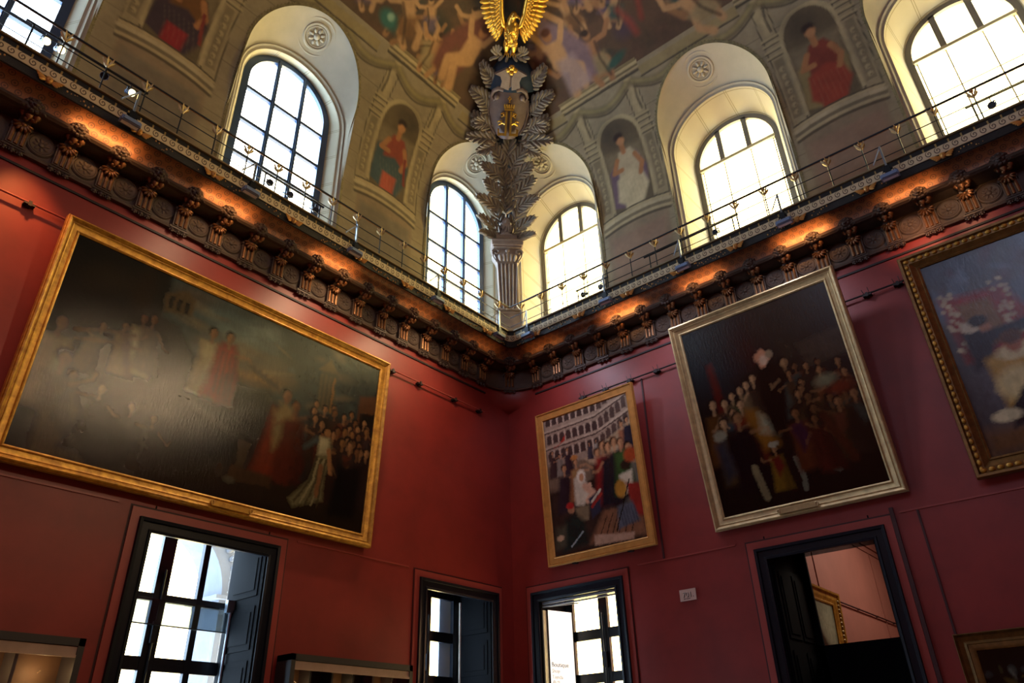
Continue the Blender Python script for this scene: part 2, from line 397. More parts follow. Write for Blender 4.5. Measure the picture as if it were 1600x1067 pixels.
# --- numpy noise and painter for frescoes and canvases
RNG = np.random.default_rng(11)
def vnoise(x, y, seed=0, octs=4):
    x = np.asarray(x, 'f8'); y = np.asarray(y, 'f8'); tot = np.zeros_like(x); amp = 1; s = 0
    tab = np.random.default_rng(seed).random((256, 256))
    for k in range(octs):
        xi = np.floor(x).astype(int); yi = np.floor(y).astype(int); fx = x-xi; fy = y-yi
        fx = fx*fx*(3-2*fx); fy = fy*fy*(3-2*fy)
        a = tab[xi & 255, yi & 255]; b_ = tab[(xi+1) & 255, yi & 255]; c = tab[xi & 255, (yi+1) & 255]; d = tab[(xi+1) & 255, (yi+1) & 255]
        tot += amp*((a*(1-fx)+b_*fx)*(1-fy)+(c*(1-fx)+d*fx)*fy); s += amp; amp *= .55; x = x*2.03+17; y = y*2.03+31
    return tot/s
class Paint:
    def __init__(s, u, v, base, wob=.02, wf=3.0):
        s.u = u + (vnoise(u*wf, v*wf, 5)-.5)*wob*2; s.v = v + (vnoise(u*wf+50, v*wf, 6)-.5)*wob*2
        s.c = np.tile(np.array(srgb(base)), (len(u), 1))
    def strokes(s, cu, cv, amt, seed=3):
        """shift the lookup by cell, so that edges break up into brush strokes"""
        tab = np.random.default_rng(seed).random((512, 512, 2))
        i = np.floor(s.u*cu+np.floor(s.v*cv)*.37).astype(int) & 511; j = np.floor(s.v*cv).astype(int) & 511
        s.u = s.u+(tab[i, j, 0]-.5)*amt; s.v = s.v+(tab[i, j, 1]-.5)*amt
    def _mix(s, idx, a, col):
        c = np.array(srgb(col) if isinstance(col, str) else col)
        s.c[idx] = s.c[idx]*(1-a[:, None]) + c*a[:, None]
    def _sel(s, x0, x1, y0, y1):
        return np.nonzero((s.u > x0) & (s.u < x1) & (s.v > y0) & (s.v < y1))[0]
    def ell(s, cx, cy, rx, ry, col, ang=0, soft=.25, a=1.):
        R = max(rx, ry)*(1+soft); i = s._sel(cx-R, cx+R, cy-R, cy+R)
        if not len(i): return
        c, sn = math.cos(ang), math.sin(ang); dx = s.u[i]-cx; dy = s.v[i]-cy
        d = np.sqrt(((dx*c+dy*sn)/rx)**2 + ((-dx*sn+dy*c)/ry)**2)
        s._mix(i, a*np.clip((1+soft-d)/(2*soft), 0, 1), col)
    def poly(s, pts, col, soft=.02, a=1.):
        P = np.array(pts, 'f8'); i = s._sel(P[:,0].min()-soft, P[:,0].max()+soft, P[:,1].min()-soft, P[:,1].max()+soft)
        if not len(i): return
        x = s.u[i]; y = s.v[i]; ins = np.zeros(len(i), bool); dm = np.full(len(i), 1e9)
        for k in range(len(P)):
            (x0, y0), (x1, y1) = P[k], P[(k+1) % len(P)]
            cr = ((y0 > y) != (y1 > y)) & (x < (x1-x0)*(y-y0)/((y1-y0) if abs(y1-y0) > 1e-12 else 1e-12)+x0); ins ^= cr
            t = np.clip(((x-x0)*(x1-x0)+(y-y0)*(y1-y0))/max((x1-x0)**2+(y1-y0)**2, 1e-12), 0, 1)
            dm = np.minimum(dm, np.hypot(x-x0-t*(x1-x0), y-y0-t*(y1-y0)))
        sd = np.where(ins, dm, -dm)
        s._mix(i, a*np.clip((sd+soft)/(2*soft), 0, 1), col)
    def line(s, pts, w, col, soft=.35, a=1.):
        P = np.array(pts, 'f8'); R = w*(1+soft); i = s._sel(P[:,0].min()-R, P[:,0].max()+R, P[:,1].min()-R, P[:,1].max()+R)
        if not len(i): return
        x = s.u[i]; y = s.v[i]; dm = np.full(len(i), 1e9)
        for k in range(len(P)-1):
            (x0, y0), (x1, y1) = P[k], P[k+1]
            t = np.clip(((x-x0)*(x1-x0)+(y-y0)*(y1-y0))/max((x1-x0)**2+(y1-y0)**2, 1e-12), 0, 1)
            dm = np.minimum(dm, np.hypot(x-x0-t*(x1-x0), y-y0-t*(y1-y0)))
        s._mix(i, a*np.clip((1+soft-dm/w)/(2*soft), 0, 1), col)
    def tone(s, f): s.c *= f[:, None]
    def figure(s, hx, hy, h, robe, lean=0., skin='b98a68', hair='2a1c14', robe2=None, arms=1, r=None):
        """a small standing figure whose head is at (hx,hy) and whose height is h"""
        r = r or random
        k = h/7.0; fx = hx+lean*h; fy = hy-h*.93
        mx_, my = hx+(fx-hx)*.45, hy-h*.42
        s.poly([(hx-k*1.0, hy-k*1.2), (hx+k*1.0, hy-k*1.2), (mx_+k*1.1, my), (fx+k*1.6, fy), (fx-k*1.6, fy), (mx_-k*1.1, my)], robe, k*.35)
        s.poly([(hx+k*.2, hy-k*1.6), (hx+k*1.0, hy-k*1.3), (fx+k*1.5, fy), (fx+k*.4, fy)], '120c0a', k*.6, .45)
        if robe2: s.poly([(hx-k*.9, hy-k*1.4), (hx+k*.4, hy-k*1.2), (mx_+k*.9, my), (mx_-k*.3, my-k*1.5)], robe2, k*.3)
        for _ in range(arms):
            sd = r.choice((-1, 1)); ax = hx+sd*k*.9; ay = hy-k*1.6
            ex = ax+sd*k*r.uniform(.6, 1.6); ey = ay+k*r.uniform(-1.4, .8)
            s.line([(ax, ay), (ex, ey), (ex+sd*k*r.uniform(-.3, .8), ey+k*r.uniform(-.4, .7))], k*.17, skin, .6, .5)
        s.line([(hx, hy-k*.5), (hx, hy-k*1.1)], k*.18, skin, .5, .6)
        s.ell(hx-k*.05, hy+k*.12, k*.5, k*.52, hair, 0, .3)
        s.ell(hx+k*.04, hy-k*.08, k*.37, k*.46, skin, 0, .3); s.ell(hx+k*.22, hy-k*.15, k*.16, k*.36, '2a1a12', 0, .6, .4)

# --- vault: upright above the gallery, then a cove of radius RV that meets its neighbour in a groin
RV = 6.5; Z0 = 17.3; TMAX = Z0+RV*PI/2
def o_t(t):
    t = np.asarray(t, 'f8'); p = np.clip(t-Z0, 0, None)/RV; return RV*(1-np.cos(p))
def z_t(t):
    t = np.asarray(t, 'f8'); p = np.clip(t-Z0, 0, None)/RV; return np.where(t > Z0, Z0+RV*np.sin(p), t)
def t_z(z): return z if z < Z0 else Z0+RV*math.asin(min(1, (z-Z0)/RV))
def o_z(z): return float(o_t(t_z(z)))
LUN_R = 1.87; LUN_Z = 19.2
def paint_vault(u, t, side, seed):
    """u: distance from the corner (positive), t: height along the curved surface"""
    P = Paint(u, t, '8f8874', .012, 4)
    cent = [abs(c) for c in (LC if side == 'L' else RC)]
    bays = [(cent[0]+cent[1])/2, (cent[1]+cent[2])/2, cent[2]+3.3]
    st, dk, lt, mid = '8d8670', '4d4739', 'aaa183', '6d6654'
    # stone courses
    for k, tt in enumerate(np.arange(14.3, 21, .62)):
        P.line([(0, tt), (20, tt)], .012, mid, .8, .7)
    # per bay: pilasters, niche, seated figure, drum pedestal
    for bi, c in enumerate(bays):
        for sg in (-1, 1):
            a = c+sg*1.02
            P.poly([(a-.22, 17.0), (a+.22, 17.0), (a+.22, 21.3), (a-.22, 21.3)], '958d75', .02)
            for q in (-.22, .22): P.line([(a+q, 17.0), (a+q, 21.3)], .018, dk, .5, .8)
            P.poly([(a-.13, 17.5), (a+.13, 17.5), (a+.13, 19.6), (a-.13, 19.6)], '7c745f', .02)
            for q in np.arange(17.7, 19.5, .26):
                P.ell(a, q, .07, .09, lt, 0, .3, .7); P.ell(a+.03, q-.03, .03, .04, dk, 0, .3, .6)
            for q in (19.75, 19.95, 20.15, 20.32):
                P.line([(a-.26, q), (a+.26, q)], .035, lt, .5, .8); P.line([(a-.26, q-.06), (a+.26, q-.06)], .025, dk, .5, .8)
            P.line([(a, 20.5), (a-.05*sg, 20.8), (a+.1*sg, 21.1), (a, 21.4)], .1, lt, .5, .8)
            P.line([(a+.1, 20.5), (a+.08, 20.9), (a+.16, 21.35)], .04, dk, .5, .8)
            P.poly([(a-.17, 21.35), (a+.17, 21.35), (a+.13, 21.6), (a-.13, 21.6)], 'b5a984', .02)
        # niche with arched head
        arch = [(c-.72, 17.3)] + [(c+.72*math.cos(x), 19.85+.78*math.sin(x)) for x in np.linspace(PI, 0, 14)] + [(c+.72, 17.3)]
        P.poly([(p[0]+(.11 if p[0] > c else -.11), p[1]+.1) for p in arch], lt, .02)
        P.poly(arch, '615845', .02)
        P.poly([(c-.7, 18.6), (c+.7, 18.6), (c+.7, 19.6), (c-.7, 19.6)], '857b64', .12, .7)
        P.ell(c-.15, 20.2, .5, .42, '453d30', 0, .5, .8)
        # seated robed figure
        sc = [('8e4334', '3e5560', 'a85344'), ('6e4c24', '3c3040', '8e2430'), ('7c3424', '40302c', '8c4436')] if side == 'L' else \
             [('b3aa92', '6e5c70', 'c0b89c'), ('7a382a', '877a54', '8e3c2a'), ('4a5560', '6d4c2c', '565e5e')]
        r1, r2, r3 = sc[bi]; sgn = 1 if side == 'R' else -1
        X = lambda q: c+q*sgn
        P.poly([(X(-.72), 17.55), (X(-.66), 18.9), (X(-.35), 19.2), (X(-.2), 18.4), (X(-.3), 17.4)], r2, .05)
        P.poly([(X(.35), 17.6), (X(.62), 18.1), (X(.7), 18.6), (X(.45), 19.3), (X(.2), 18.5)], r2, .06)
        P.poly([(X(-.38), 18.35), (X(.42), 18.3), (X(.52), 19.1), (X(.28), 19.5), (X(-.16), 19.5), (X(-.32), 19.1)], r1, .05)
        P.poly([(X(-.55), 17.75), (X(-.45), 18.55), (X(.1), 18.75), (X(.5), 18.5), (X(.62), 17.95), (X(.35), 17.35), (X(-.1), 17.3)], r2 if side == 'L' else r3, .06)
        P.poly([(X(-.32), 17.3), (X(-.26), 18.05), (X(.3), 18.05), (X(.22), 17.35)], r3, .05)
        for q in range(7):
            x0 = X(-.4+.13*q); P.line([(x0, 18.5-.1*(q % 3)), (x0+.05*sgn, 17.9), (x0+.1*sgn, 17.5+.05*(q % 2))], .025, '2c2622', .9, .07)
            P.line([(x0+.05, 18.45), (x0+.09*sgn, 17.95), (x0+.13*sgn, 17.5)], .016, 'cbbf9e', .9, .05)
        P.line([(X(-.28), 19.25), (X(-.5), 18.85), (X(-.2), 18.85)], .085, 'a5764f', .35)
        P.line([(X(.38), 19.2), (X(.55), 18.8), (X(.42), 18.45)], .085, 'a5764f', .35)
        P.line([(X(.02), 19.45), (X(.02), 19.7)], .09, 'a5764f', .3)
        P.ell(X(.02), 19.9, .15, .2, 'b0835c', .1, .2); P.ell(X(.0), 20.0, .18, .15, '2e2018', 0, .25)
        P.ell(X(.03), 19.84, .13, .13, 'b0835c', 0, .3)
        P.line([(X(.62), 18.0), (X(.5), 18.9)], .05, '7e3430', .4) if side == 'L' else None
        # curved pedestal: cornice, drum
        def bow(q): return [(c+x, q+.16*(1-(x/1.2)**2)) for x in np.linspace(-1.2, 1.2, 13)]
        P.poly([(c-1.12, 14), (c+1.12, 14), (c+1.12, 16.8), (c-1.12, 16.8)], '867a68', .04)
        P.poly([(c-.98, 14.5), (c+.98, 14.5), (c+.98, 16.4), (c-.98, 16.4)], '8d7668' if side == 'R' else '6e6a62', .1, .8)
        for q, w, cc in ((16.62, .05, dk), (16.74, .05, lt), (16.86, .06, mid), (17.0, .07, 'b0a890'), (17.12, .05, lt), (17.2, .03, dk)):
            P.line(bow(q), w, cc, .4, .9)
        # swag below the cornice
        for x0, x1 in ((c-.9, c+.9), (c+1.15, c+3.0), (c-3.0, c-1.15)):
            sw = [(x0+(x1-x0)*k, 21.42-.34*math.sin(PI*k)) for k in np.linspace(0, 1, 12)]
            P.line(sw, .15, '6b634c', .4, .85); P.line([(p[0], p[1]+.05) for p in sw], .06, '8b8560', .6, .8)
            P.line([(p[0], p[1]-.17) for p in sw], .03, dk, .6, .8)
    # painted entablature
    for a, q, cc in ((21.62, 21.72, dk), (21.72, 21.80, 'a3987a'), (21.80, 21.88, '6f664e'), (21.88, 21.96, 'b3a783'), (21.96, 22.06, '7f7557')):
        for c in bays:
            P.poly([(c-1.55, a), (c+1.55, a), (c+1.55, q), (c-1.55, q)], cc, .01)
    for x0, x1 in [(cent[i]-1.7, cent[i]+1.7) for i in range(3)]:
        P.poly([(x0, 21.45), (x1, 21.45), (x1, 21.75), (x0, 21.75)], '8e835c', .02, .8)
        P.line([(x0, 21.42), (x1, 21.42)], .03, dk, .5)
    # above: a crowded mythological scene in browns, generic
    top = P._sel(-1, 30, 21.9, 40)
    inb = np.zeros(len(u), bool); inb[top] = True
    ent = np.zeros(len(u), bool)
    for c in bays: ent |= (np.abs(u-c) < 1.55) & (t < 22.06)
    sel = np.nonzero(inb & ~ent)[0]
    n1 = vnoise(u[sel]*.8, t[sel]*.8, 21+seed)[:, None]; n2 = vnoise(u[sel]*2.2+9, t[sel]*2.2, 22+seed)[:, None]
    cA, cB, cD = (np.array(srgb(h)) for h in ('5d4e38', '3a3426', '6a4638'))
    P.c[sel] = cA*n1 + cB*(1-n1); P.c[sel] = P.c[sel]*(1-n2*.5) + cD*n2*.5
    rr = random.Random(31+seed)
    for k in range(34):                                            # drapery and cloud masses
        x = rr.uniform(3.2, 18); y = rr.uniform(22.4, 26.8)
        P.ell(x, y, rr.uniform(.3, .9), rr.uniform(.15, .4), rr.choice(['6b3f30', '2f3a38', '7a6848', '4b3c50', '8a7a55', '24302c', '7c4a2e', '3b2a24']), rr.uniform(0, PI), .6, .8)
    for k in range(30):                                            # reclining and flying bodies
        x = rr.uniform(3.4, 17.5); y = rr.uniform(22.6, 26.5); a = rr.uniform(-.9, .9); h = rr.uniform(.7, 1.15); sk = rr.choice(['a4805a', '97704e', 'ad8c66', '8a6a4a'])
        cx, sn = math.cos(a), math.sin(a)
        Q = lambda p, q: (x+(p*cx-q*sn)*h, y+(p*sn+q*cx)*h)
        P.poly([Q(-.22, .1), Q(.22, .1), Q(.16, -.5), Q(-.16, -.5)], sk, .06)
        P.line([Q(-.1, -.45), Q(-.3, -.85), Q(-.1, -1.25)], .11*h, sk, .4); P.line([Q(.1, -.45), Q(.35, -.8), Q(.3, -1.2)], .11*h, sk, .4)
        P.line([Q(-.2, .05), Q(-.5, .3), Q(-.35, .75)], .08*h, sk, .4); P.line([Q(.2, .05), Q(.55, .1), Q(.8, .4)], .08*h, sk, .4)
        P.ell(*Q(0, .3), .13*h, .16*h, sk, a, .3); P.ell(*Q(-.02, .38), .14*h, .11*h, '33241a', a, .3)
        P.poly([Q(-.3, -.4), Q(.35, -.35), Q(.5, -.9), Q(-.1, -1.0)], rr.choice(['7d3226', '5a5068', '8f8262', '37504c', '6e5030']), .1, .9)
        P.line([Q(.18, 0), Q(.14, -.5), Q(.3, -1.1)], .05*h, '241a12', .6, .6)
    # the two large figures nearest the corner
    sgn = -1 if side == 'L' else 1
    fx = 4.75
    drape = '6c4038' if side == 'L' else '7d6a78'
    P.poly([(fx+.1, 22.15), (fx+1.0, 22.3), (fx+1.15, 23.2), (fx+.75, 24.1), (fx+.2, 24.9), (fx-.2, 24.3), (fx-.1, 23.0)], drape, .1)
    P.poly([(fx+.15, 22.2), (fx+.8, 22.35), (fx+.6, 23.3), (fx+.1, 23.2)], '8d7684' if side == 'R' else '6a4a38', .1, .8)
    sk = 'b8936a'
    P.poly([(fx-.25, 23.2), (fx+.35, 23.15), (fx+.42, 23.9), (fx-.2, 24.0)], sk, .06)
    P.line([(fx-.1, 23.2), (fx+.35, 22.85), (fx+.05, 22.1)], .17, sk, .35); P.line([(fx+.25, 23.1), (fx+.6, 22.8), (fx+.45, 22.2)], .15, sk, .35)
    P.line([(fx-.2, 23.9), (fx-.35, 24.5), (fx-.1, 25.1)], .1, sk, .35); P.line([(fx+.4, 23.85), (fx+.75, 24.3), (fx+.45, 24.8)], .1, sk, .35)
    P.ell(fx+.08, 24.2, .17, .2, 'a87850', 0, .25); P.ell(fx+.1, 24.32, .18, .13, '5a3420', 0, .3)
    if side == 'R': P.poly([(fx-.2, 22.1), (fx+.75, 22.15), (fx+.55, 23.3), (fx-.1, 23.3)], '9c8c92', .1, .75)
    if side == 'L': P.ell(7.75, 22.45, .34, .26, '2f6460', .3, .3); P.ell(7.7, 22.55, .12, .12, '7ea69a', .3, .4)
    else:
        P.line([(7.3, 23.6), (7.45, 23.1), (7.5, 22.7)], .11, '8a3a28', .8, .7); P.line([(8.0, 23.5), (7.85, 23.0)], .09, '8a3a28', .8, .7)
        P.ell(6.5, 22.3, .4, .14, '2e524a', .3, .4)
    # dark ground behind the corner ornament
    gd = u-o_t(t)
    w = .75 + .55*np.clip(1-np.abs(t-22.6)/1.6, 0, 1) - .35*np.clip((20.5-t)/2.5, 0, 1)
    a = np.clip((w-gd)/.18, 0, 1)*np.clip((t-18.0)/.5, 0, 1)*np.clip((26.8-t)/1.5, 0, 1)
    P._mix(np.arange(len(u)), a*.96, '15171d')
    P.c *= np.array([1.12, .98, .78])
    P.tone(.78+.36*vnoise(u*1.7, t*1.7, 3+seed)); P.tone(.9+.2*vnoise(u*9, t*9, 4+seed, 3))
    return P.c
def set_colors(me, c):
    a = me.color_attributes.new('paint', 'FLOAT_COLOR', 'POINT')
    q = np.ones((len(c), 4), 'f4'); q[:, :3] = np.clip(c, 0, 1); a.data.foreach_set('color', q.ravel())
M_fresco = mat('fresco', 'ffffff', .78, noise=(3.0, .12), bump=(6, .05, .01), attr='paint')

def vault(name, side, L, cents, seed):
    nt_, nw = 400, int(L/.047)
    ts = np.concatenate([np.linspace(GAL, TMAX, nt_)]); ws = np.linspace(0, 1, nw)
    T, Wd = np.meshgrid(ts, ws, indexing='ij'); O = o_t(T); U = O + Wd*(L-2*O)
    cell = .049
    keep = np.ones(T.shape, bool)
    sgn = -1 if side == 'L' else 1
    inside = np.zeros(T.shape, bool)
    for c in cents:
        # the opening in (u, z): jambs up to the springing, then a half circle
        Z = z_t(T); du = U-abs(c); dz = Z-LUN_Z
        r = np.hypot(du, np.clip(dz, 0, None)); d = r-LUN_R
        near = (np.abs(d) < cell*.75) & (r > .5)
        f = np.where(near, LUN_R/np.maximum(r, 1e-6), 1.0)
        Un = abs(c)+du*f; Zn = np.where(dz > 0, LUN_Z+dz*f, Z)
        U = np.where(near, Un, U); Z2 = np.where(near, Zn, Z)
        T = np.where(near & (dz > 0), np.where(Z2 > Z0, Z0+RV*np.arcsin(np.clip((Z2-Z0)/RV, -1, 1)), Z2), T)
        inside |= (d < -.001) & ~near
    O = o_t(T); Z = z_t(T)
    X = sgn*U; Y = -O
    vs = np.stack([X, Y, Z], -1).reshape(-1, 3)
    if side == 'R': vs = np.stack([vs[:, 1], -vs[:, 0], vs[:, 2]], 1)
    idx = np.arange(T.size).reshape(T.shape)
    # drop a cell when its centre lies in an opening
    cu = (U[:-1,:-1]+U[1:,:-1]+U[:-1,1:]+U[1:,1:])/4; cz = (Z[:-1,:-1]+Z[1:,:-1]+Z[:-1,1:]+Z[1:,1:])/4
    dead = np.zeros(cu.shape, bool)
    for c in cents: dead |= np.hypot(cu-abs(c), np.clip(cz-LUN_Z, 0, None)) < LUN_R
    a = idx[:-1,:-1]; q = idx[:-1,1:]; r_ = idx[1:,1:]; s_ = idx[1:,:-1]
    F = (np.stack([a, q, r_, s_], -1) if side == 'R' else np.stack([a, s_, r_, q], -1))[~dead]
    me = bpy.data.meshes.new(name); me.from_pydata(vs.tolist(), [], F.tolist())
    me.polygons.foreach_set('use_smooth', [True]*len(me.polygons))
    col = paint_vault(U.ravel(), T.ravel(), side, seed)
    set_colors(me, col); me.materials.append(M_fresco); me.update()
    o = bpy.data.objects.new(name, me); COL.objects.link(o); return struct(o)
vault('wall_upper_left', 'L', LW, LC, 0)
vault('wall_upper_right', 'R', RW, RC, 40)
# the two coves behind the camera and the flat of the ceiling
for nm, side in (('wall_upper_back_left', 0), ('wall_upper_back_right', 1)):
    b = MB(); rows = []
    for t in np.linspace(17.3, TMAX, 14):
        o = float(o_t(t)); z = float(z_t(t))
        rows.append([(-LW+o, -o, z), (-LW+o, -RW+o, z)] if side == 0 else [(-LW+o, -RW+o, z), (-o, -RW+o, z)])
    b.loft(rows); struct(b.build(nm, mat('back_cove_paint', '6f6350', .8, noise=(1, .4)), smooth=True))
b = MB(); b.box(-LW+RV-.1, -RV+.1, -RW+RV-.1, -RV+.1, Z0+RV, Z0+RV+.2); struct(b.build('ceiling', mat('ceiling_paint', '5a4d3a', .8, noise=(.9, .5), col2='6e4f3c'), smooth=False))

# --- cornice: profiles swept along both walls with a rounded corner
FR = 1.13
def sweep(name, prof, material, vper=True, closed=False):
    path = []
    n1 = 24
    for k in range(n1): path.append(('L', -LW+(LW-FR)*k/n1))
    for k in range(0, 17): path.append(('A', PI/2*k/16))
    for k in range(1, n1+1): path.append(('R', -FR-(RW-FR)*k/n1))
    lens = []
    tot = 0; plen = [0]
    for a, b_ in prof[:-1] and zip(prof[:-1], prof[1:]): plen.append(plen[-1]+math.hypot(b_[0]-a[0], b_[1]-a[1]))
    rows = []; uvs = []; prev = None
    for kd, s in path:
        row = []
        for (o, z) in prof:
            if kd == 'L': p = (s, -o, z)
            elif kd == 'R': p = (-o, s, z)
            else:
                r = FR-o; p = (-FR+r*math.sin(s), -FR+r*math.cos(s), z)
            row.append(p)
        mid = Vector(row[len(row)//2])
        if prev is not None: tot += (mid-prev).length
        prev = mid
        rows.append(row); uvs.append([(tot+.001, q/plen[-1]) for q in plen])
    b = MB(); b.loft(rows, uv=uvs, close_u=False)
    return struct(b.build(name, material, smooth=True, angle=30))
sweep('trim_1', [(0, 12.22), (.10, 12.22), (.12, 12.26), (.10, 12.30), (.05, 12.33), (.045, 12.95), (.53, 12.955)], M_relief)
sweep('trim_2', [(.45, 12.93), (.55, 12.93), (.57, 12.95), (.60, 12.97), (.59, 13.04), (.54, 13.07), (.52, 13.09)], M_bronze)
sweep('trim_3', [(.54, 13.085), (.56, 13.17), (.61, 13.25), (.69, 13.32), (.79, 13.37), (.86, 13.385)], M_cove)
M_fringe = mat('dark_studded_fringe', '1d1613', .6, noise=(16, .4), bump=(60, .8, .02))
sweep('trim_4', [(.85, 13.37), (.88, 13.385), (.885, 13.56), (.90, 13.575)], M_fringe)
sweep('trim_5', [(.915, 13.575), (.93, 13.60), (.935, 13.78), (.915, 13.80)], M_band)
sweep('trim_6', [(.895, 13.79), (.90, 13.95)], M_gutter)
sweep('trim_7', [(.89, 13.945), (.955, 13.945), (.955, 13.985), (.86, 13.992), (0.0, 13.992)], mat('tan_gallery_lip', '8a7654', .6, noise=(5, .3)))
# fine lines on the red walls
for side, L in (('L', LW), ('R', RW)):
    sg = -1 if side == 'L' else 1
    b = MB(); p = sorted((sg*1.15, sg*L)); b.box(p[0], p[1], -.03, .02, 11.96, 12.01); struct(b.build('trim_8' if side == 'L' else 'trim_9', M_line, M=MW[side], smooth=False))
# curved red spandrel under the rounded cornice
rows = []
for k in range(13):
    f = k/12; z = 11.62+(12.24-11.62)*f; r = FR*math.sqrt(1-(1-f)**2)
    rows.append([(-r+r*math.sin(s), -r+r*math.cos(s), z) for s in np.linspace(0, PI/2, 15)])
b = MB(); b.loft(rows); struct(b.build('trim_10', M_red, smooth=True))
# dado ledges
def ledge(n, side, spans, z=6.06, h=.035, o=.02, m=None):
    b = MB(); sg = -1 if side == 'L' else 1
    for a, c in spans:
        p = sorted((sg*a, sg*c)); b.box(p[0], p[1], -o, .01, z, z+h)
    return struct(b.build('trim_%d' % n, m or M_redtrim, M=MW[side], smooth=False))
ledge(11, 'L', [(4.1, 7.45), (11.4, LW)]); ledge(12, 'R', [(4.2, 6.9), (10.6, RW)])
# vertical strips framing the wall panel right of the doorway
b = MB(); b.box(10.42, 10.50, -.05, .01, 0, 6.2); b.box(10.93, 10.97, -.02, .01, 0, 6.06); b.box(4.95, 5.0, -.02, .01, 6.1, 11.2)
struct(b.build('trim_13', M_redline, M=MR, smooth=False))

# --- black and red casings round the four lower openings
def casing(side, a, c, zt, win):
    sg = -1 if side == 'L' else 1
    u0, u1 = sorted((sg*a, sg*c))
    b = MB()
    prof = [(0, .02), (0, -.05), (.05, -.06), (.06, -.035), (.19, -.035), (.20, -.075), (.26, -.085), (.27, .0)]
    def rows_for(prof):
        path = []
        for w, y in prof:
            path.append([(u0-w, y, 0), (u0-w, y, zt+w), (u1+w, y, zt+w), (u1+w, y, 0)])
        return path
    b.loft(rows_for(prof)); cs = b.build('casing', M_black, win, M=MW[side], smooth=False)
    b = MB(); b.loft(rows_for([(.27, .0), (.27, -.03), (.43, -.03), (.43, 0)])); r = b.build('surround', M_redtrim, win, M=MW[side], smooth=False)
    r['label'] = 'red painted surround'
    b = MB(); b.box(u0-.01, u1+.01, .003, .08, zt+.02, 6.2); b.build('lintel_board', M_red, win, M=MW[side], smooth=False)
    b = MB(); b.loft(rows_for([(.43, -.004), (.47, -.004)])); b.build('painted_shadow_line', M_redline, win, M=MW[side], smooth=False)  # flat dark strip, paints the shadow line round the surround
    return u0, u1

M_lining = mat('dark_shutter_paint', '07090d', .75, spec=.1)
def lower_window(n, side, a, c, zt, zi, cols, rows, d=1.25, plain=False):
    """zt: head of the casing, zi: head of the taller recess behind it; cols, rows: solid bars of the joinery"""
    win = empty('window_%d' % n); struct(win)
    u0, u1 = casing(side, a, c, zt, win); Mw = MW[side]
    b = MB()   # reveal lining
    for x, s in ((u0, 1), (u1, -1)):
        p = sorted((x, x+s*.03)); b.box(p[0], p[1], .0, d, 0, zi)
        if plain and x == u0: continue
        for z0, z1 in ((.3, 1.9), (2.1, 3.6), (3.8, 4.65), (4.85, 5.75)):      # raised shutter panels
            q = sorted((x+s*.03, x+s*.05)); b.box(q[0], q[1], .12, d-.15, z0, z1)
            q = sorted((x+s*.05, x+s*.065)); b.box(q[0], q[1], .22, d-.25, z0+.12, z1-.12)
    b.box(u0, u1, .08, d, zi-.03, zi)
    b.build('shutter_lining', M_lining, win, M=Mw, smooth=False)
    y0, y1 = d-.05, d+.05; sg = -1 if side == 'L' else 1
    lo, hi = sorted((sg*min(q[0] for q in cols), sg*max(q[1] for q in cols)))
    b = MB()
    for p, q in cols:
        p, q = sorted((sg*p, sg*q)); b.box(p, q, y0-.015, y1, 0, zi)
    for p, q in rows: b.box(lo, hi, y0, y1, p, q)
    b.build('frame', M_black, win, M=Mw, smooth=False)
    b = MB(); b.box(u0+.05, u1-.05, d-.005, d+.005, 0, zi-.05); b.build('glass', M_glass, win, M=Mw, smooth=False)
    m0, m1 = cols[len(cols)//2]; xm = sg*(m0+m1)/2
    b = MB(); b.tube([(xm, d-.12, .4), (xm, d-.12, 5.3)], .018, 6); b.box(xm-.05, xm+.05, d-.14, d-.08, 3.9, 4.3)
    b.build('bolt', M_iron, win, M=Mw)
    return win, u0, u1
win, u0, u1 = lower_window(1, 'L', 8.15, 10.70, 5.62, 6.15, [(8.0, 8.13), (8.78, 8.91), (9.55, 9.83), (10.45, 10.6), (11.2, 11.3)], [(4.69, 4.83), (3.41, 3.66), (2.2, 2.4), (1.0, 1.2)])
b = MB(); b.box(u0, u1-.06, 1.06, 1.065, 4.22, 4.70); bl = b.build('blind', M_opal, win, smooth=False); bl['label'] = 'smoked translucent blind'
b = MB(); b.tube([(u0, 1.05, 4.22), (u1-.05, 1.05, 4.22)], .014, 6); b.build('blind_bar', M_iron, win)
b = MB(); b.tube([(u1-.08, .95, 1), (u1-.08, .95, 4.75)], .03, 8); b.box(u1-.2, u1-.03, .9, 1.0, 4.6, 4.85); b.build('shutter_bar', M_steel, win)
CW = [(.90, 1.22), (2.10, 2.38), (3.25, 3.55)]; RWS = [(5.78, 6.1), (4.65, 4.91), (3.55, 3.80), (2.45, 2.7), (1.3, 1.55)]
win, u0, u1 = lower_window(2, 'L', 0.96, 3.46, 5.62, 6.10, CW, RWS)
b = MB(); b.tube([(u1-.06, 1.12, .5), (u1-.06, 1.12, 5.75)], .035, 8); b.build('shutter_bar', mat('pale_pole', 'cfc6b6', .4), win)
b = MB(); b.box(-1.60, -.9, 1.36, 1.4, 0, 6.0); b.build('outer_shutter', mat('grey_outer_shutter', '8a94a4', .5), win, smooth=False)
win, u0, u1 = lower_window(3, 'R', 0.96, 3.46, 5.62, 6.10, CW, RWS, plain=True)
b = MB(); b.box(u0+.04, u1-.02, .05, .09, 5.54, 5.60); b.box(u0+.04, u1-.02, .05, .09, 5.46, 5.50); b.tube([(u0+.1, .3, 5.52), (u0+.9, .6, 5.54)], .02, 6)
b.build('curtain_rail', M_steel, win, M=MR, smooth=False)
b = MB(); b.box(u0+.02, u0+.06, .05, .23, .2, 5.4); b.build('inner_strip', mat('pale_green_strip', 'b9c1ae', .4), win, M=MR, smooth=False)
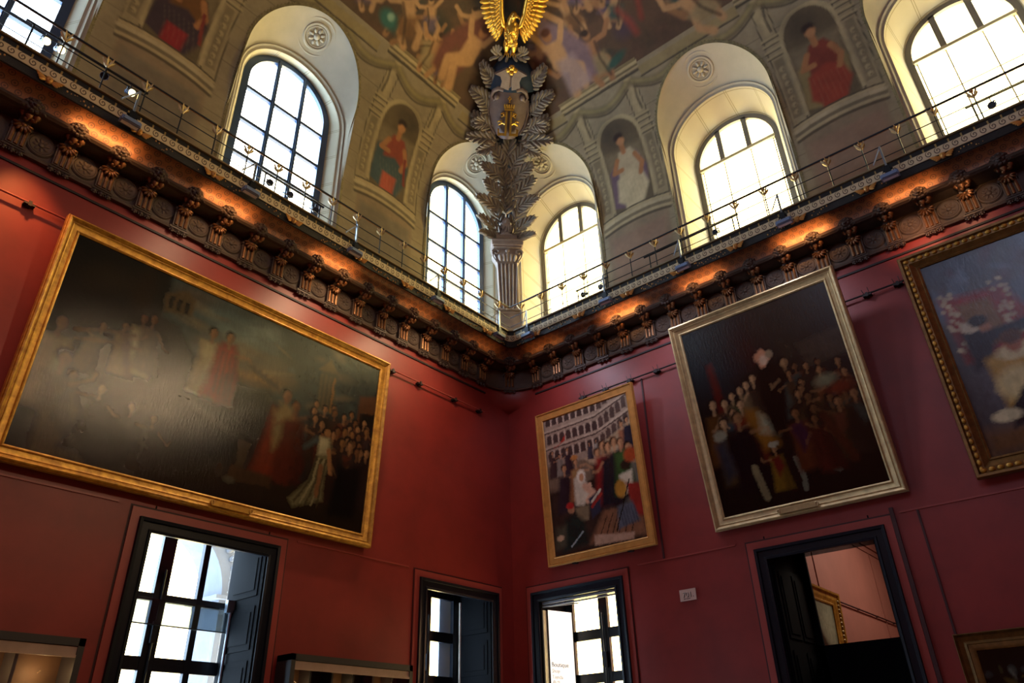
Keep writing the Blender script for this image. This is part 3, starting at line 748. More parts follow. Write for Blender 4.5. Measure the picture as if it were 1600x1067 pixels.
# doorway
door = empty('door_1'); struct(door)
u0, u1 = casing('R', 7.60, 9.98, 5.62, door)
b = MB(); D2 = 2.0
for x, s in ((u0, 1), (u1, -1)):
    p = sorted((x, x+s*.03)); b.box(p[0], p[1], .0, D2, 0, 6.15)
b.box(u0, u1, .08, D2, 6.12, 6.15); b.build('reveal_lining', M_dark, door, M=MR, smooth=False)
b = MB()
b.box(u0+.03, u0+.08, .1, 1.85, 0, 5.5)
for z0, z1 in ((.3, 2.3), (2.55, 3.7), (3.95, 5.4)):
    for y0, y1 in ((.25, .95), (1.05, 1.75)):
        b.box(u0+.08, u0+.10, y0, y1, z0, z1); b.box(u0+.10, u0+.115, y0+.1, y1-.1, z0+.1, z1-.1)
b.build('door_leaf', M_dark, door, M=MR, smooth=False)
b = MB(); b.box(u0+.08, u1, D2-.1, D2, 0, 3.92); b.box(u0+.0, u0+.22, D2-.1, D2-.02, 0, 6.15); b.build('lower_screen', M_dark, door, M=MR, smooth=False)
b = MB(); b.box(u0+.22, u1, D2-.06, D2-.05, 5.98, 6.12); b.build('transom_glass', M_opal, door, M=MR, smooth=False)

# --- gallery windows: deep splayed embrasures opening through the cove
def groove_mat(name, col, dark):
    mt = bpy.data.materials.new(name); mt.use_nodes = True
    nt = mt.node_tree; b = nt.nodes['Principled BSDF']; N = nt.nodes.new; L = nt.links.new
    uv = N('ShaderNodeUVMap'); sp = N('ShaderNodeSeparateXYZ'); L(uv.outputs[0], sp.inputs[0])
    def M(op, a, bb=None):
        n = N('ShaderNodeMath'); n.operation = op
        for i, v in enumerate((a, bb)):
            if v is None: continue
            if isinstance(v, (int, float)): n.inputs[i].default_value = v
            else: L(v, n.inputs[i])
        return n.outputs[0]
    x, y = sp.outputs['X'], sp.outputs['Y']
    f = M('ABSOLUTE', M('SUBTRACT', M('FRACT', M('DIVIDE', x, 1.06)), .5))
    l1 = M('LESS_THAN', M('ABSOLUTE', M('SUBTRACT', f, .47)), .010)
    l2 = M('LESS_THAN', M('ABSOLUTE', M('SUBTRACT', y, .93)), .012)
    l3 = M('LESS_THAN', M('ABSOLUTE', M('SUBTRACT', y, .08)), .012)
    mask = M('MAXIMUM', l1, M('MAXIMUM', l2, l3))
    nz = N('ShaderNodeTexNoise'); nz.inputs['Scale'].default_value = 1.4; nz.inputs['Detail'].default_value = 5
    tc = N('ShaderNodeTexCoord'); L(tc.outputs['Object'], nz.inputs['Vector'])
    m0 = N('ShaderNodeMix'); m0.data_type = 'RGBA'; L(nz.outputs['Fac'], m0.inputs[0]); c = srgb(col)
    m0.inputs[6].default_value = (*c, 1); m0.inputs[7].default_value = (*[v*.78 for v in c], 1)
    mx = N('ShaderNodeMix'); mx.data_type = 'RGBA'; L(mask, mx.inputs[0]); L(m0.outputs[2], mx.inputs[6]); mx.inputs[7].default_value = (*srgb(dark), 1)
    L(mx.outputs[2], b.inputs['Base Color']); b.inputs['Roughness'].default_value = .7
    bp = N('ShaderNodeBump'); bp.inputs['Strength'].default_value = .5; bp.inputs['Distance'].default_value = .02; bp.invert = True
    L(mask, bp.inputs['Height']); L(bp.outputs[0], b.inputs['Normal'])
    return mt
M_reveal = groove_mat('panelled_reveal_stone', 'bcb49a', '8d8468')

def gallery_window(n, side, cu):
    win = empty('window_%d' % n); struct(win); Mw = MW[side]
    c = cu if side == 'L' else -cu                        # local x of the axis
    d = .5 if side == 'L' else 1.1
    rg, zg = (1.37, 18.73) if side == 'L' else (1.30, 18.35)
    NA = 28
    def contour(r, zs, yf, bottom=GAL):
        pts = [(c-r, yf(bottom), bottom), (c-r, yf(zs*.5+bottom*.5), zs*.5+bottom*.5)]
        for a in np.linspace(PI, 0, NA): 
            z = zs+r*math.sin(a); pts.append((c+r*math.cos(a), yf(z), z))
        pts += [(c+r, yf(zs*.5+bottom*.5), zs*.5+bottom*.5), (c+r, yf(bottom), bottom)]
        return pts
    A = contour(LUN_R+.01, LUN_Z, lambda z: -o_z(z)-.004)
    B = contour(1.80, 18.50, lambda z: .06)
    C0 = contour(1.76, 18.50, lambda z: .04)
    C1 = contour(1.72, 18.50, lambda z: .10)
    C2 = contour(1.66, 18.48, lambda z: .12)
    Dg = contour(rg+.10, zg, lambda z: d-.06)
    # soffit between the arch ring and the cove (gently dished)
    rows = []
    for k in range(7):
        f = k/6; g = .10*math.sin(PI*f)
        rows.append([tuple(a[i]*(1-f)+b_[i]*f + ((a[2] > LUN_Z)*g*.6 if i == 2 else 0) for i in range(3)) for a, b_ in zip(A, B)])
    b = MB(); b.loft(rows); b.build('lunette_soffit', M_stone, win, M=Mw, smooth=True, angle=50)
    b = MB(); b.loft([B, C0, C1, C2]); b.build('arch_moulding', M_stone, win, M=Mw, smooth=True, angle=25)
    # panelled reveal
    rows = []; uvs = []
    for k in range(5):
        f = k/4; row = [tuple(a[i]*(1-f)+b_[i]*f for i in range(3)) for a, b_ in zip(C2, Dg)]
        L = [0.35]
        for p, q in zip(row[:-1], row[1:]): L.append(L[-1]+(Vector(q)-Vector(p)).length)
        mid = L[-1]/2; rows.append(row); uvs.append([(l-mid+10.6+.53, f+.001) for l in L])
    b = MB(); b.loft(rows, uv=uvs); b.build('reveal', M_reveal, win, M=Mw, smooth=True, angle=50)
    b = MB(); b.add([(c-1.9, 0, GAL), (c+1.9, 0, GAL), (c+1.9, d+.1, GAL), (c-1.9, d+.1, GAL)], [(0, 1, 2, 3)]); b.build('sill', M_stone, win, M=Mw, smooth=False)
    # ochre fringe painted and raised along the edge of the opening
    b = MB(); rnd = random.Random(n); pr = []; 
    def cpt(r, s):   # s: arc length param along contour
        return None
    pts = []
    zz = GAL
    while zz < LUN_Z: pts.append((-1, zz)); zz += .05
    arc = [(math.cos(a), math.sin(a)) for a in np.linspace(PI, 0, 110)]
    seq = [(-1.0, 0.0, z) for _, z in pts] + [(x, y, None) for x, y in arc] + [(1.0, 0.0, z) for _, z in reversed(pts)]
    r0 = []; r1 = []
    for i, (x, y, z) in enumerate(seq):
        w = .035+.05*(i % 2)*(.6+.4*rnd.random())*(1 if z is None else .5)
        for r, lst in ((LUN_R-.03, r0), (LUN_R+w, r1)):
            px = c+r*x; pz = (LUN_Z+r*y) if z is None else z
            lst.append((px, -o_z(pz)-.012-(.01 if lst is r0 else 0), pz))
    b.loft([r0, r1]); b.build('fringe', M_rim, win, M=Mw, smooth=False)
    # rosette in the crown of the soffit
    Pa = Vector((c, -o_z(LUN_Z+LUN_R), LUN_Z+LUN_R)); Pb = Vector((c, .06, 20.30))
    mid = (Pa+Pb)/2+Vector((0, 0, .06)); zax = (Pb-Pa).normalized(); nrm = Vector((1, 0, 0)).cross(zax).normalized()
    if nrm.z > 0: nrm = -nrm
    R = Matrix((Vector((1, 0, 0)), zax, nrm)).transposed()
    b = MB()
    def ring(r, w): 
        b.tube([mid+R @ Vector((r*math.cos(a), r*math.sin(a), .02)) for a in np.linspace(0, 2*PI, 33)[:-1]], w, 6, closed=True)
    ring(.56, .035); ring(.38, .045); ring(.30, .02)
    b.ell(mid, (.11, .11, .09), 10, 7, R)
    for k in range(8):
        a = k*PI/4; b.ell(mid+R @ Vector((.18*math.cos(a), .18*math.sin(a), .02)), (.085, .05, .05), 8, 5, R @ Matrix.Rotation(a, 3, 'Z'))
    b.build('rosette', M_stone, win, M=Mw)
    # joinery
    fm = M_winL if side == 'L' else M_winR
    b = MB(); y0, y1 = d-.07, d+.05
    def arch(r0, r1, z0=GAL):
        q = []
        for r in (r0, r1):
            q.append([(c-r, z0)]+[(c+r*math.cos(a), zg+r*math.sin(a)) for a in np.linspace(PI, 0, NA)]+[(c+r, z0)])
        rows = [[(p[0], y0, p[1]) for p in q[0]], [(p[0], y0, p[1]) for p in q[1]], [(p[0], y1, p[1]) for p in q[1]], [(p[0], y1, p[1]) for p in q[0]]]
        b.loft(rows, close_v=True)
    arch(rg+.14, rg-.10 if side == 'L' else rg-.06)
    zc = lambda x: zg+math.sqrt(max(rg*rg-x*x, 0))
    b.build('frame', fm, win, M=Mw, smooth=False)
    for mx in (-.45, .45):
        b = MB()
        if side == 'L': b.box(c+mx-.065, c+mx+.065, y0, y1, GAL, zc(mx)); b.box(c+mx-.03, c+mx+.03, y0-.03, y0, GAL, zc(mx))
        else:
            b.box(c+mx-.08, c+mx+.08, y0, y1, 18.27, zc(mx))
        b.build('mullion', fm, win, M=Mw, smooth=False)
    if side == 'L':
        for z in (18.29, 17.08, 15.87, 14.66):
            b = MB(); b.box(c-rg+.05, c+rg-.05, y0+.01, y1, z-.05, z+.05); b.build('glazing_bar', fm, win, M=Mw, smooth=False)
    else:
        b = MB(); b.box(c-rg+.03, c+rg-.03, y0-.02, y1, 18.22, 18.33); b.build('transom', M_winR_paled, win, M=Mw, smooth=False)
        for mx in (-1.18, -.45, .45, 1.18):
            b = MB(); b.box(c+mx-.016, c+mx+.016, d, d+.04, GAL, 18.22); b.build('mullion', M_winR_paled, win, M=Mw, smooth=False)
        for z in (16.9, 15.5):
            b = MB(); b.box(c-rg+.05, c+rg-.05, d+.005, d+.035, z-.013, z+.013); b.build('glazing_bar', M_winR_paled, win, M=Mw, smooth=False)
    b = MB(); pts = [(c-rg, d, GAL)]+[(c+rg*math.cos(a), d, zg+rg*math.sin(a)) for a in np.linspace(PI, 0, NA)]+[(c+rg, d, GAL)]
    b.add(pts, [tuple(range(len(pts)))]); b.build('glass', M_glass, win, M=Mw, smooth=False)
for i, u in enumerate(LC): gallery_window(4+i, 'L', u)
for i, u in enumerate(RC): gallery_window(7+i, 'R', u)

# --- the room beyond the doorway
b = MB(); b.box(2.0, 17, -6.5, -6.2, 0, 9.6); b.build('wall_beyond', M_pink, smooth=False); struct(bpy.data.objects['wall_beyond'])
b = MB(); b.box(2.0, 17, -12.4, -12.1, 0, 9.6); b.box(16.8, 17.1, -12.4, -6.2, 0, 9.6); b.box(1.25, 2.0, -7.55, -6.2, 0, 9.6); b.box(1.25, 2.0, -12.4, -10.05, 0, 9.6); b.box(1.25, 2.05, -10.2, -7.4, 6.18, 9.6)
struct(b.build('wall_beyond_far', M_pink, smooth=False))
b = MB(); b.box(1.2, 17, -12.4, -6.2, 9.6, 9.8); struct(b.build('ceiling_beyond', M_pink, smooth=False))
b = MB(); b.box(1.2, 17, -12.4, -6.2, -.3, 0); struct(b.build('floor_beyond', M_floor, smooth=False))
b = MB()
for x in (6.62, 13.1): b.box(x-.02, x+.02, -6.53, -6.49, 0, 9.6)
b.box(2, 17, -6.54, -6.49, 8.25, 8.45); b.box(2, 17, -6.60, -6.49, 8.45, 8.6)
struct(b.build('trim_14', mat('pink_trim', '8e5548', .7), smooth=False))
t = tag(empty('picture_rail', (9, -6.5, 5.88)), 'thin rail on the pink wall seen through the open doorway', 'rail')
b = MB(); b.tube([(-6, -.06, 0), (7, -.06, 0)], .025, 8)
for x in (-5, -3, -1, 1, 3, 5): b.box(x-.02, x+.02, -.08, 0, -.03, .03)
b.build('rod', M_redline, t)
area('beyond_room_fill', (9.5, -9.8, 9.2), (9.5, -8.6, 3.0), 6.0, 1.5, 190, (1.0, .86, .70))  # unseen area lamp added to light the room beyond

# --- outside the left window: the stone arch of the neighbouring pavilion
t = tag(empty('pavilion_arch', (-7.5, 6.0, 6.0)), 'pale carved stone arch of the facade outside the tall left window', 'arch')
b = MB(); n = 24; r0, r1 = 1.87, 2.75
rows = []
for y, ra, rb in ((0, r0, r1),):
    A0 = [(-.0+ra*math.cos(a), y, ra*math.sin(a)) for a in np.linspace(PI, 0, n)]
    A1 = [(-.0+rb*math.cos(a), y, rb*math.sin(a)) for a in np.linspace(PI, 0, n)]
    B1 = [(p[0], 1.2, p[2]) for p in A1]; B0 = [(p[0], 1.2, p[2]) for p in A0]
b.loft([A0, A1, B1, B0], close_v=True)
for a in np.linspace(.15, PI-.15, 26): b.ell(((r0+r1)/2*math.cos(a), -.03, (r0+r1)/2*math.sin(a)), (.09, .05, .13), 6, 5, Matrix.Rotation(-a+PI/2, 3, 'Y'))
b.build('archivolt', M_pale, t)
b = MB(); b.box(1.75, 2.9, -.12, 1.3, -.22, -.10); b.box(1.55, 2.95, -.3, 1.35, -.10, 0); b.box(-2.95, -1.6, -.3, 1.35, -.22, 0); b.build('impost', M_pale, t, smooth=False)
b = MB(); b.box(-2.7, -1.87, 0, 1.2, -6, -.2); b.box(1.87, 2.7, 0, 1.2, -6, -.2); b.build('pier', M_pale, t, smooth=False)

# ================================================================== PAINTINGS
def frame_mesh(W_, H_, prof):
    rows = [[(-w, -h, -w), (W_+w, -h, -w), (W_+w, -h, H_+w), (-w, -h, H_+w)] for w, h in prof]
    b = MB(); b.loft(rows, close_u=True); return b
P_WIDE = [(-.01, 0), (-.01, .03), (.02, .05), (.035, .045), (.05, .025), (.12, .05), (.155, .075), (.165, .065), (.18, .065), (.20, .10), (.235, .125), (.26, .115), (.275, .085), (.285, .08), (.285, -.04)]
P_SMALL = [(-.01, 0), (-.01, .03), (.015, .045), (.03, .03), (.10, .045), (.17, .06), (.18, .05), (.20, .085), (.225, .09), (.235, .06), (.235, -.03)]
def canvas_grid(W_, H_, step, fn, name, parent, gain=1.0):
    nx, nz = int(W_/step), int(H_/step)
    X, Z = np.meshgrid(np.linspace(0, W_, nx), np.linspace(0, H_, nz), indexing='xy')
    vs = np.stack([X.ravel(), np.full(X.size, -.012), Z.ravel()], 1)
    i = np.arange(nx*nz).reshape(nz, nx)
    F = np.stack([i[:-1,:-1], i[:-1,1:], i[1:,1:], i[1:,:-1]], -1).reshape(-1, 4)
    me = bpy.data.meshes.new(name); me.from_pydata(vs.tolist(), [], F.tolist()); 
    me.polygons.foreach_set('use_smooth', [True]*len(me.polygons))
    P = Paint(X.ravel()/W_, Z.ravel()/H_, '16120d', .003, 22.0)
    # the painter works in units of the canvas height so that figures keep their proportions
    P.u = P.u*(W_/H_); P.strokes(90*4.4/H_, 140*4.4/H_, .006); fn(P, W_/H_)
    P.c *= gain
    P.tone(.80+.4*vnoise(P.u*28, P.v*28, 9, 3)); P.tone(.86+.28*vnoise(P.u*70, P.v*25, 19, 2))
    set_colors(me, P.c)
    me.materials.append(M_canvas); me.update()
    o = bpy.data.objects.new(name, me); COL.objects.link(o); o.parent = parent
    return o
def canvas_mat():
    mt = mat('varnished_canvas', 'ffffff', .14, spec=.45, attr='paint')
    nt = mt.node_tree; b = nt.nodes['Principled BSDF']; N = nt.nodes.new; L = nt.links.new
    tc = N('ShaderNodeTexCoord'); mp = N('ShaderNodeMapping'); mp.inputs['Scale'].default_value = (9, 1, 2.4)
    L(tc.outputs['Object'], mp.inputs[0])
    n1 = N('ShaderNodeTexNoise'); n1.inputs['Scale'].default_value = 2.2; n1.inputs['Detail'].default_value = 9; n1.inputs['Roughness'].default_value = .7
    L(mp.outputs[0], n1.inputs['Vector'])
    bp = N('ShaderNodeBump'); bp.inputs['Strength'].default_value = .35; bp.inputs['Distance'].default_value = .012
    L(n1.outputs['Fac'], bp.inputs['Height']); L(bp.outputs[0], b.inputs['Normal'])
    return mt
M_canvas = canvas_mat()
def painting(side, u_left, width, zb, H_, ob, ot, fn, label, prof, gilt, step=.016, plate=True, name='framed_painting', group=None, gain=1.0):
    """u_left: distance from corner of the canvas edge that is left as seen; zb: bottom of the canvas"""
    tilt = math.asin((ot-ob)/H_)
    root = empty(name, wpos(side, u_left, ob, zb), (0, 0, 0))
    root.matrix_world = Matrix.Translation(Vector(wpos(side, u_left, ob, zb))) @ Matrix.Rotation(ROT[side], 4, 'Z') @ Matrix.Rotation(tilt, 4, 'X')
    tag(root, label, 'painting', group)
    canvas_grid(width, H_, step, fn, 'canvas', root, gain)
    fr = frame_mesh(width, H_, prof).build('frame', gilt, root, smooth=True, angle=30)
    b = MB(); b.box(-.15, width+.15, -.005, .02, -.15, H_+.15); b.build('stretcher_back', mat('raw_wood', '5a4630', .8), root, smooth=False)
    b = MB()
    for q in (.2, .8): b.box(width*q-.06, width*q+.06, -.02, ob, -.26, -.10)
    b.build('wall_bracket', M_iron, root, smooth=False)
    if plate:
        w0 = prof[-1][0]; b = MB(); cx = width*.55 if side == 'L' else width*.47
        n = 10; hw, hh = .42, .055
        pts = [(cx-hw+hh*math.cos(a), -w0*.5+hh*math.sin(a)) for a in np.linspace(PI/2, 3*PI/2, n)]+[(cx+hw-hh*math.cos(a), -w0*.5+hh*math.sin(a)) for a in np.linspace(3*PI/2, PI/2, n)]
        b.prism(pts, -.145, -.10); 
        for s in (-1, 1):
            b.tube([(cx+s*(hw+.02)+.03*math.cos(a), -.15, -w0*.5+.05*math.sin(a)) for a in np.linspace(0, 2*PI, 9)[:-1]], .012, 5, closed=True)
        pl = b.build('nameplate', gilt, root, smooth=False)
    return root
# generic history scenes with the colours of the originals
def crowd(P, x0, x1, y0, y1, n, h0, h1, robes, rnd, skin=('9c7450', '74543a', '8c6442'), hair='1c130d', top_first=True):
    L = sorted([(rnd.uniform(y0, y1), rnd.uniform(x0, x1)) for _ in range(n)], reverse=True)
    for y, x in L:
        f = (y1-y)/max(y1-y0, 1e-6)
        P.figure(x, y, h0+(h1-h0)*f, rnd.choice(robes), rnd.uniform(-.25, .25), rnd.choice(skin), hair, rnd.choice([None, None]+robes), rnd.choice((0, 0, 1)), rnd)
def scene_arena(P, A):       # big dark landscape canvas with a crowd and a stormy sky
    r = random.Random(3)
    P.poly([(0, 0), (A, 0), (A, .22), (0, .14)], '2e2212', .05)
    P.poly([(A*.24, .55), (A*.99, .35), (A*.99, 1.05), (A*.24, 1.05)], '46524e', .03)
    P.poly([(A*.62, .6), (A, .45), (A, 1.05), (A*.58, 1.05)], '2c3330', .08, .9)
    for x, y, a, b_, c in ((.42, .93, .16, .04, '5e7674'), (.50, .84, .15, .05, '6e827c'), (.33, .95, .12, .03, '5a4e40'), (.47, .72, .14, .06, '8a7350'), (.55, .66, .16, .05, '9a7440'), (.60, .78, .10, .05, '6c6450'), (.50, .98, .2, .03, '2e3634'), (.66, .88, .14, .05, '3a403c'), (.56, .9, .08, .04, '7c8a80')):
        P.ell(A*x, y, A*a*.6, b_*1.3, c, .15, .7, .85)
    for k in range(50):
        P.ell(A*r.uniform(.28, .9), r.uniform(.55, .98), A*r.uniform(.01, .05), r.uniform(.006, .03), r.choice(['5e6c66', '8c7c5c', '3a4440', '6e6048', '4a5854']), r.uniform(-.4, .4), .7, .5)
    P.poly([(0, .4), (A*.05, 1.05), (A*.255, 1.05), (A*.25, .78), (A*.30, .76), (A*.36, .64), (A*.30, .42)], '1b160f', .02)
    P.ell(A*.1, .85, .1, .06, '32281a', .3, .6); P.ell(A*.19, .86, .05, .12, '2c1e10', 0, .4)
    P.poly([(A*.245, .90), (A*.30, .955), (A*.33, .93), (A*.33, .84), (A*.25, .80)], '5c4c32', .01)
    for k in range(3): P.poly([(A*(.26+k*.022), .83), (A*(.272+k*.022), .835), (A*(.272+k*.022), .9), (A*(.26+k*.022), .895)], '28231a', .006)
    P.poly([(A*.30, .60), (A*.42, .66), (A*.52, .6), (A*.6, .62), (A*.66, .52), (A*.66, .3), (A*.3, .3)], '1d1b14', .04)
    for k in range(5): P.poly([(A*(.52+.02*k), .70-.012*k), (A*(.545+.02*k), .72-.012*k), (A*(.56+.02*k), .66-.012*k)], '4c3a28', .01)
    P.poly([(A*.765, .62), (A*.77, .84), (A*.80, .93), (A*.83, .86), (A*.83, .62)], '4c4630', .01); P.poly([(A*.76, .84), (A*.80, .93), (A*.835, .86)], '6a5a38', .01)
    for k in range(4): P.line([(A*(.775+.016*k), .62), (A*(.775+.016*k), .82)], .008, '8a6434' if k == 3 else '5e5236', .4)
    P.poly([(A*.93, .60), (A*1.0, .62), (A*1.0, .82), (A*.93, .78)], '5a3820', .01); P.poly([(A*.94, .40), (A*1.0, .4), (A*1.0, .70), (A*.94, .68)], '0c0b0a', .01)
    P.poly([(A*.01, .2), (A*.33, .16), (A*.36, .50), (A*.20, .56), (A*.03, .52)], '2e2416', .06)
    # robed figures in the light, one pale and one red
    P.figure(A*.40, .80, .36, '9c8f66', .04, '8e6442', '20150e', 'b0a276', 1, r)
    P.poly([(A*.43, .77), (A*.475, .78), (A*.50, .60), (A*.49, .46), (A*.44, .44), (A*.425, .6)], '7c1c12', .015)
    P.figure(A*.452, .81, .38, '8c2014', -.02, '8e6442', '20150e', '9e2a1a', 1, r)
    for q in range(4): P.line([(A*(.438+.014*q), .72), (A*(.436+.015*q), .5)], .006, '4c100a', .8, .5)
    # crowd at the left behind the varnish glare
    for x, y, h, rb in ((.21, .73, .3, '8a7650'), (.235, .745, .3, '54402a'), (.17, .66, .26, '6a4a2c'), (.12, .62, .26, '54402e'), (.03, .57, .42, '8f8058'), (.09, .36, .3, '41301e'), (.06, .42, .46, '5a4a2e'), (.16, .34, .32, '3a3020'), (.24, .30, .3, '33281a'), (.30, .28, .28, '3d3024')):
        P.figure(A*x, y, h, rb, r.uniform(-.15, .2), '74523a', '1a120c', None, 1, r)
    P.line([(A*.06, .56), (A*.12, .60), (A*.20, .63)], .010, '5e4028', .8, .8); P.line([(A*.07, .52), (A*.15, .56), (A*.22, .57)], .009, '5e4028', .8, .8)
    P.poly([(A*.33, .42), (A*.36, .44), (A*.58, .30), (A*.56, .26)], '3c3020', .01); P.poly([(A*.535, .31), (A*.585, .31), (A*.575, .29), (A*.565, .10), (A*.545, .10)], '4a3a22', .008)
    P.poly([(A*.34, .2), (A*.53, .18), (A*.53, .32), (A*.36, .40)], '0e0c09', .03)
    # a group in orange-red and buff at the right
    P.figure(A*.665, .62, .50, '7a2e14', -.06, '8a5c38', '2a1c12', '8e7c50', 2, r); P.figure(A*.70, .58, .44, '5c2412', .05, '7c5030', '1c120c', None, 1, r)
    P.poly([(A*.645, .57), (A*.69, .57), (A*.695, .50), (A*.65, .48)], '94804f', .02, .8)
    P.poly([(A*.53, .18), (A*.66, .17), (A*.655, .11), (A*.52, .10)], '4c3620', .012)
    # crowd, darker, behind and a white-robed figure in front
    crowd(P, A*.745, A*.985, .42, .66, 34, .26, .34, ['2c2018', '40281a', '3a2a26', '221a18', '5a2c1c', '2a3030'], r, ('a87c54', '7c5434', '93683f'))
    P.poly([(A*.80, .45), (A*.845, .46), (A*.85, .36), (A*.835, .25), (A*.84, .12), (A*.74, .05), (A*.725, .09), (A*.78, .2), (A*.80, .32)], '7a7352', .012)
    P.poly([(A*.80, .46), (A*.835, .47), (A*.84, .38), (A*.80, .36)], 'b9b08c', .012)
    for q in range(5): P.line([(A*(.80+.009*q), .34), (A*(.785+.01*q), .2), (A*(.745+.02*q), .08)], .006, 'a89e78' if q % 2 else '453c28', .5, .8)
    P.line([(A*.84, .40), (A*.855, .28)], .014, 'a5764c'); P.line([(A*.82, .3), (A*.815, .14)], .014, '8c6240'); P.ell(A*.825, .495, .022, .022, '9c7048'); P.poly([(A*.75, .36), (A*.80, .43), (A*.79, .46), (A*.745, .38)], '4a5654', .01)
    P.poly([(A*.86, .05), (A*.97, .06), (A*.98, .38), (A*.87, .34)], '0e0c0a', .03)
    P.ell(A*.5, .13, .03, .05, '3c3020', 0, .4); P.ell(A*.535, .10, .03, .018, '5a5644', 0, .4)
def scene_court(P, A):       # arcaded courtyard above a seated group
    r = random.Random(5)
    P.poly([(0, .6), (A, .6), (A, 1.05), (0, 1.05)], '8d7a68', .02)
    for row, (y, h) in enumerate(((.985, .07), (.86, .10), (.735, .10))):
        P.line([(0, y+.035), (A*.62, y+.035+.01), (A, y+.13)], .006, '4b3c34', .4); P.line([(0, y+.048), (A*.62, y+.058), (A, y+.145)], .008, 'a08c78', .4)
        for k in range(8):
            x = A*(.06+.078*k); P.poly([(x-.022, y-h*.55), (x+.022, y-h*.55), (x+.022, y-.005), (x+.012, y+.015), (x-.012, y+.015), (x-.022, y-.005)], '3a2e2a', .005)
            P.line([(x+A*.037, y-h*.5), (x+A*.037, y+.015)], .006, 'a99480', .4)
        for k in range(5):
            x = A*(.68+.068*k); s = .022*k; P.poly([(x-.02, y-h*.5+s), (x+.02, y-h*.48+s), (x+.02, y+.02+s), (x, y+.04+s), (x-.02, y+.015+s)], '4a3a33', .005)
    P.poly([(A*.58, .56), (A, .67), (A, .80), (A*.62, .68)], 'a08a6c', .01)
    P.poly([(0, .64), (A*.50, .62), (A*.66, .66), (A*.66, .50), (A*.4, .45), (0, .44)], '6a5846', .01)
    P.poly([(A*.45, .625), (A*.66, .665), (A*.60, .52)], 'a58c6e', .01)
    P.poly([(0, 0), (A, 0), (A, .34), (0, .46)], '2b201a', .03); P.poly([(A*.4, .04), (A, .02), (A, .2), (A*.6, .25)], '6e4a34', .02)
    for k in range(6): P.line([(A*(.5+.07*k), .05), (A*(.62+.06*k), .2)], .004, '3e281c', .4)
    P.poly([(A*.45, .02), (A*.86, .01), (A*.88, .05), (A*.46, .09)], '9c7a64', .008)
    for x, y, h, rb in ((.08, .735, .2, '3a2a28'), (.16, .70, .16, '7c7468'), (.26, .73, .2, '2a2228'), (.52, .72, .12, '33333c'), (.60, .73, .12, '8a8478'), (.68, .71, .1, '6a5844')):
        P.figure(A*x, y, h, rb, 0, 'a07454', '1c1410', None, 1, r)
    P.poly([(A*.10, .77), (A*.17, .78), (A*.26, .85), (A*.24, .80)], '94281c', .006)
    for x, y, h, rb, r2 in ((.90, .79, .23, '8a5a40', None), (.96, .81, .24, '1c202c', None), (.93, .62, .4, '6e675a', None)):
        P.figure(A*x, y, h, rb, 0, 'a87a56', '18110d', r2, 1, r)
    for x, y, h, rb, r2 in ((.20, .60, .34, '221c22', None), (.34, .62, .3, '7a5030', '8c6c44'), (.60, .64, .42, '2a1e1a', None), (.66, .68, .44, '7c1e1c', None), (.72, .66, .44, '14161e', None), (.79, .68, .44, '18181e', None)):
        P.figure(A*x, y, h, rb, r.uniform(-.05, .05), 'ac7e58', '2a180e', r2, 1, r)
    P.figure(A*.855, .665, .38, '28401e', 0, 'a87a56', '2a180e', '2f4c24', 1, r); P.ell(A*.33, .655, .03, .02, 'a8703a')
    P.poly([(A*.30, .50), (A*.36, .53), (A*.42, .50), (A*.47, .36), (A*.38, .30), (A*.29, .32)], 'b8aa92', .012); P.ell(A*.385, .51, .035, .045, 'cfc4ae'); P.ell(A*.39, .50, .02, .028, 'a87a56')
    P.line([(A*.42, .43), (A*.50, .37), (A*.44, .33)], .024, 'b98e72'); P.ell(A*.47, .43, .018, .02, 'b98e72')
    P.poly([(A*.44, .34), (A*.58, .38), (A*.56, .24), (A*.46, .20)], '262a38', .01); P.line([(A*.47, .28), (A*.58, .35)], .012, '8c2a22', .3); P.line([(A*.47, .31), (A*.58, .38)], .008, 'b0a48c', .3)
    P.poly([(A*.28, .30), (A*.44, .30), (A*.42, .20), (A*.3, .19)], '6c5c44', .01)
    P.poly([(A*.10, .02), (A*.38, .05), (A*.37, .2), (A*.28, .26), (A*.16, .24), (A*.12, .12)], '10201c', .02); P.ell(A*.235, .30, .028, .032, '94684a'); P.ell(A*.225, .325, .032, .024, '9c2420')
    P.poly([(A*.02, .05), (A*.14, .06), (A*.16, .2), (A*.04, .2)], '3e3a2c', .02); P.ell(A*.08, .12, .03, .02, 'a08064'); P.line([(A*.2, .05), (A*.34, .13)], .006, '7c8484')
    P.poly([(A*.80, .44), (A*.94, .46), (A*.93, .33), (A*.82, .30)], 'b5a78e', .012); P.ell(A*.88, .50, .04, .035, '251a14'); P.ell(A*.80, .35, .045, .06, 'a0702a', 0, .2); P.ell(A*.95, .56, .055, .05, '8e3c1e')
    P.poly([(A*.86, .38), (A*1., .36), (A*1., .14), (A*.9, .16)], '7c241e', .012); P.poly([(A*.74, .24), (A*.90, .25), (A*.95, .12), (A*.72, .09)], '4a4c54', .012)
    for q in range(6): P.line([(A*(.76+.03*q), .22), (A*(.78+.03*q), .11)], .005, '30323c', .6, .5)
    P.line([(A*.70, .08), (A*.9, .40)], .004, '1c120c', .4)
